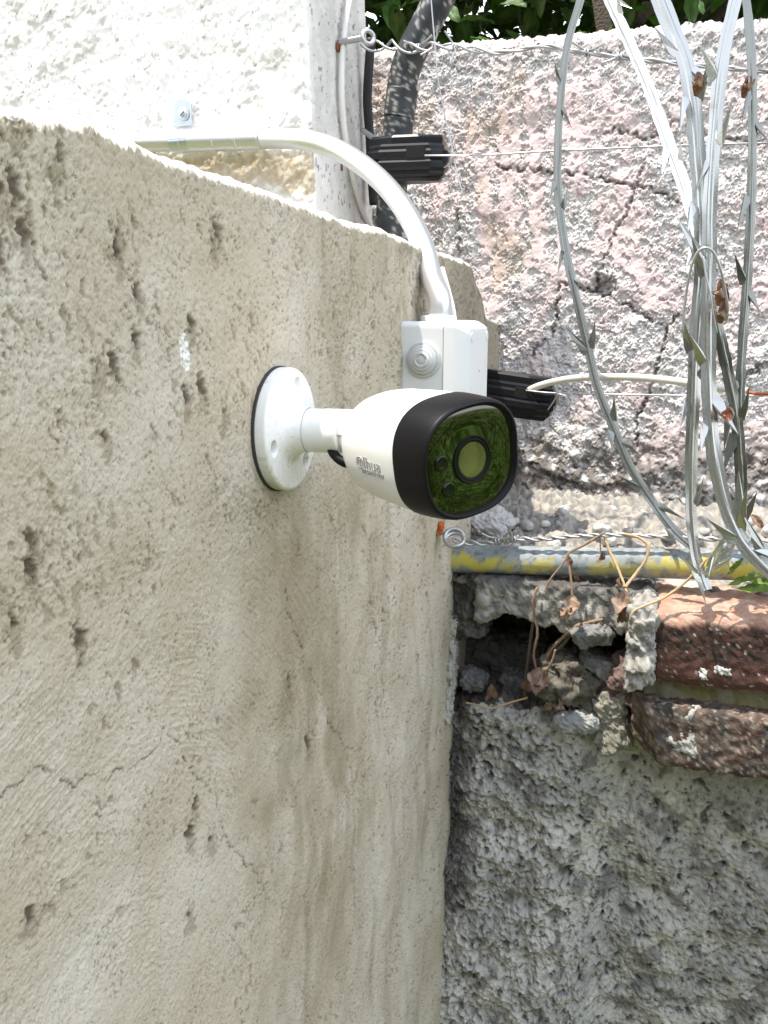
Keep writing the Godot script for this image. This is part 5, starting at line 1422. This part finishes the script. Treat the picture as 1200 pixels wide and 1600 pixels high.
func greenery() -> void:
	var bark := grainy(paint("bark", lin(0.10, 0.075, 0.055), 0.9), 6.0, 0.4, 21)
	var green := leafy("green_leaf", Color(1, 1, 1), lin(0.22, 0.42, 0.05))
	var t := thing("leafy_tree", Vector3(0.25, 0, -2.4), "dark leafy tree with unseen shading crown over foliage that fills the gap above the pink wall", "tree")
	part(t, "trunk", tube(curve([Vector3(0.25, 0, -2.4), Vector3(0.28, 1.4, -2.42), Vector3(0.2, 2.6, -2.4), Vector3(0.3, 4.2, -2.5)], 30), 0.10, 14, null, 0.2, 3), bark)
	for b in [[Vector3(0.22, 2.3, -2.4), Vector3(-0.5, 2.75, -2.1), Vector3(-1.2, 3.1, -2.0)], [Vector3(0.24, 2.0, -2.4), Vector3(0.8, 2.35, -2.0), Vector3(1.5, 2.7, -1.8)], [Vector3(0.2, 2.7, -2.4), Vector3(0.4, 3.2, -1.9), Vector3(0.6, 3.6, -1.5)]]:
		part(t, "limb", tube(curve(b, 20), 0.035, 10, null, 0.2, 4), bark)
	foliage(t, "crown", leaf_meshes[4], green, 9000, Vector3(-3.2, 2.9, -4.6), Vector3(2.6, 4.6, -1.25), 401, Vector2(0.09, 0.15), Vector2(0.7, 1.2), -0.25)  # crown out of view, added to shade the foliage below
	foliage(t, "low_foliage", leaf_meshes[5], green, 26000, Vector3(-2.4, 0.9, -4.2), Vector3(2.6, 3.9, -1.7), 402, Vector2(0.07, 0.12), Vector2(0.5, 1.1), -0.55)
	var s := thing("shrub", Vector3(0.5, 0, -1.55), "bright green shrub leaves poking up just behind the pink wall's top", "shrub")
	part(s, "stem", tube(curve([Vector3(0.5, 0, -1.6), Vector3(0.48, 1.2, -1.6), Vector3(0.3, 2.1, -1.5)], 20), 0.014, 8), bark)
	part(s, "stem", tube(curve([Vector3(0.5, 0.4, -1.6), Vector3(0.7, 1.4, -1.6), Vector3(0.62, 2.15, -1.5)], 20), 0.012, 8), bark)
	part(s, "stem", tube(curve([Vector3(0.48, 0.8, -1.6), Vector3(0.2, 1.5, -1.6), Vector3(0.05, 2.2, -1.5)], 20), 0.012, 8), bark)
	rng.seed = 77
	for k in 70:
		var p := Vector3(rng.randf_range(-0.15, 0.62), rng.randf_range(2.00, 2.22), rng.randf_range(-1.62, -1.36))
		if k % 3 > 0:
			p.x = rng.randf_range(0.02, 0.22) if k % 2 else rng.randf_range(0.36, 0.55)
			p.y -= 0.03
		put_leaf(s, "leaf", p, Vector3(rng.randf_range(-1, 1), rng.randf_range(-0.3, 0.9), rng.randf_range(-0.2, 0.8)), Vector3(rng.randf_range(-0.5, 0.5), 1, rng.randf_range(-0.2, 0.8)), rng.randf_range(0.035, 0.062), 4 + k % 2, green)
	# unseen garden planting, added for reflections, green bounce and less sky light
	var h := thing("unseen_hedge", Vector3(4.4, 0, -0.6), "long green unseen hedge across the lawn, added for reflections and green bounce", "hedge")
	part(h, "trunk", tube(curve([Vector3(4.4, 0, -0.6), Vector3(4.4, 0.8, -0.6), Vector3(4.3, 1.6, -0.5)], 10), 0.05, 8), bark)
	foliage(h, "hedge_leaves", leaf_meshes[4], green, 9000, Vector3(3.6, -0.2, -4.0), Vector3(5.2, 1.5, 3.0), 403, Vector2(0.10, 0.17), Vector2(1.3, 2.4), -0.6)
	for k in 4:  # unseen bushes added to give the camera window a patchy leafy reflection
		var q: Vector3 = [Vector3(1.75, 0, -0.80), Vector3(3.0, 0, -0.4), Vector3(1.9, 0, -0.1), Vector3(2.7, 0, -2.2)][k]
		var bush := thing("unseen_bush", q, ["low unseen bush, added for reflections, on the lawn nearest the pink wall's foot", "tallest unseen bush, added for reflections, on the lawn before the long hedge", "small round unseen bush, added for reflections, on the lawn closest to the beige wall", "wide unseen bush, added for reflections, on the lawn farthest along the pink wall"][k], "bush", "unseen bushes added for reflections")
		part(bush, "stem", tube(curve([q, q + Vector3(0.03, 0.3, 0), q + Vector3(0, 0.6, 0.04)], 8), 0.02, 8), bark)
		foliage(bush, "leaves", leaf_meshes[4], green, 6000 if k == 0 else 1500, q + Vector3(-0.55, 0.0, -0.55), q + Vector3(0.55, [1.35, 1.1, 0.6, 0.9][k], 0.55), 420 + k, Vector2(0.035, 0.065) if k == 0 else Vector2(0.07, 0.13), Vector2(0.9, 2.8), -0.25)
	var h2 := thing("unseen_hedge", Vector3(0.6, 0, 3.6), "tall unseen green hedge behind the viewpoint, added to cut sky light and darken reflections", "hedge")  # unseen hedge added to darken reflections and hold back sky light
	part(h2, "trunk", tube(curve([Vector3(0.6, 0, 3.6), Vector3(0.6, 1.4, 3.6), Vector3(0.5, 2.6, 3.6)], 10), 0.06, 8), bark)
	foliage(h2, "hedge_leaves", leaf_meshes[5], green, 16000, Vector3(-3.5, -0.4, 2.6), Vector3(5.0, 3.9, 4.6), 404, Vector2(0.12, 0.20), Vector2(1.0, 2.0), -0.6)

func ground() -> void:
	var m := paint("grass", Color(1, 1, 1), 0.95, 0.0, 0.2)
	var t := NoiseTexture2D.new()
	t.width = 512
	t.height = 512
	t.seamless = true
	t.noise = nz(501, 0.02, 5)
	var g := Gradient.new()
	g.set_color(0, lin(0.09, 0.10, 0.035).linear_to_srgb())
	g.set_color(1, lin(0.22, 0.22, 0.09).linear_to_srgb())
	t.color_ramp = g
	m.albedo_texture = t
	m.uv1_triplanar = true
	m.uv1_world_triplanar = true
	m.uv1_scale = Vector3(0.4, 0.4, 0.4)
	var P := PackedVector3Array()
	for j in 41:
		for i in 41:
			var x := (i - 20) / 20.0
			var z := (j - 20) / 20.0
			P.append(Vector3(x * absf(x) * 150.0, 0.0, z * absf(z) * 150.0))
	var o := part(self, "ground", grid_mesh(P, PackedColorArray(), 41, 41, true), m)
	o.set_meta("kind", "structure")
	tag(o, "green lawn at the foot of the walls", "ground")

# ---------------------------------------------------------------- the scene
func _ready() -> void:
	var cam := Camera3D.new()
	cam.name = "camera"
	cam.fov = 60.0
	cam.near = 0.02
	cam.far = 400.0
	add_child(cam)
	cam.position = Vector3(0.213, 1.70, 0.0)
	cam.rotation_degrees = Vector3(-12.2, 18.5, 0.0)
	var env := Environment.new()
	env.background_mode = Environment.BG_SKY
	var sky_mat := ProceduralSkyMaterial.new()
	sky_mat.sky_top_color = Color(0.76, 0.80, 0.87)
	sky_mat.sky_horizon_color = Color(0.95, 0.95, 0.95)
	sky_mat.sky_curve = 0.25
	sky_mat.ground_horizon_color = Color(0.5, 0.55, 0.4)
	sky_mat.ground_bottom_color = Color(0.25, 0.3, 0.15)
	sky_mat.sky_energy_multiplier = 1.3
	var sky := Sky.new()
	sky.sky_material = sky_mat
	env.sky = sky
	env.tonemap_mode = Environment.TONE_MAPPER_LINEAR
	env.tonemap_exposure = 1.95
	env.sdfgi_enabled = true
	env.ssao_enabled = true
	env.ssil_enabled = true
	var we := WorldEnvironment.new()
	we.name = "world_environment"
	we.environment = env
	add_child(we)
	var sun := DirectionalLight3D.new()
	sun.name = "sun"
	sun.light_energy = 1.15
	sun.light_color = Color(1.0, 0.96, 0.90)
	sun.light_angular_distance = 0.5
	sun.shadow_enabled = true
	add_child(sun)
	sun.basis = Basis.looking_at(Vector3(0.24, -1.0, -0.20).normalized(), Vector3.UP)
	steel = grainy(paint("galvanised_steel", lin(0.66, 0.67, 0.68), 0.30, 0.85), 20.0, 0.008, 17)
	wire_steel = paint("wire_steel", lin(0.45, 0.45, 0.46), 0.4, 0.75)
	ground()
	grey_wall()
	pink_wall()
	white_wall()
	low_wall()
	security_camera()
	junction_box()
	conduit()
	yellow_pipe()
	cables()
	wires()
	razor_wires()
	dry_plants()
	greenery()
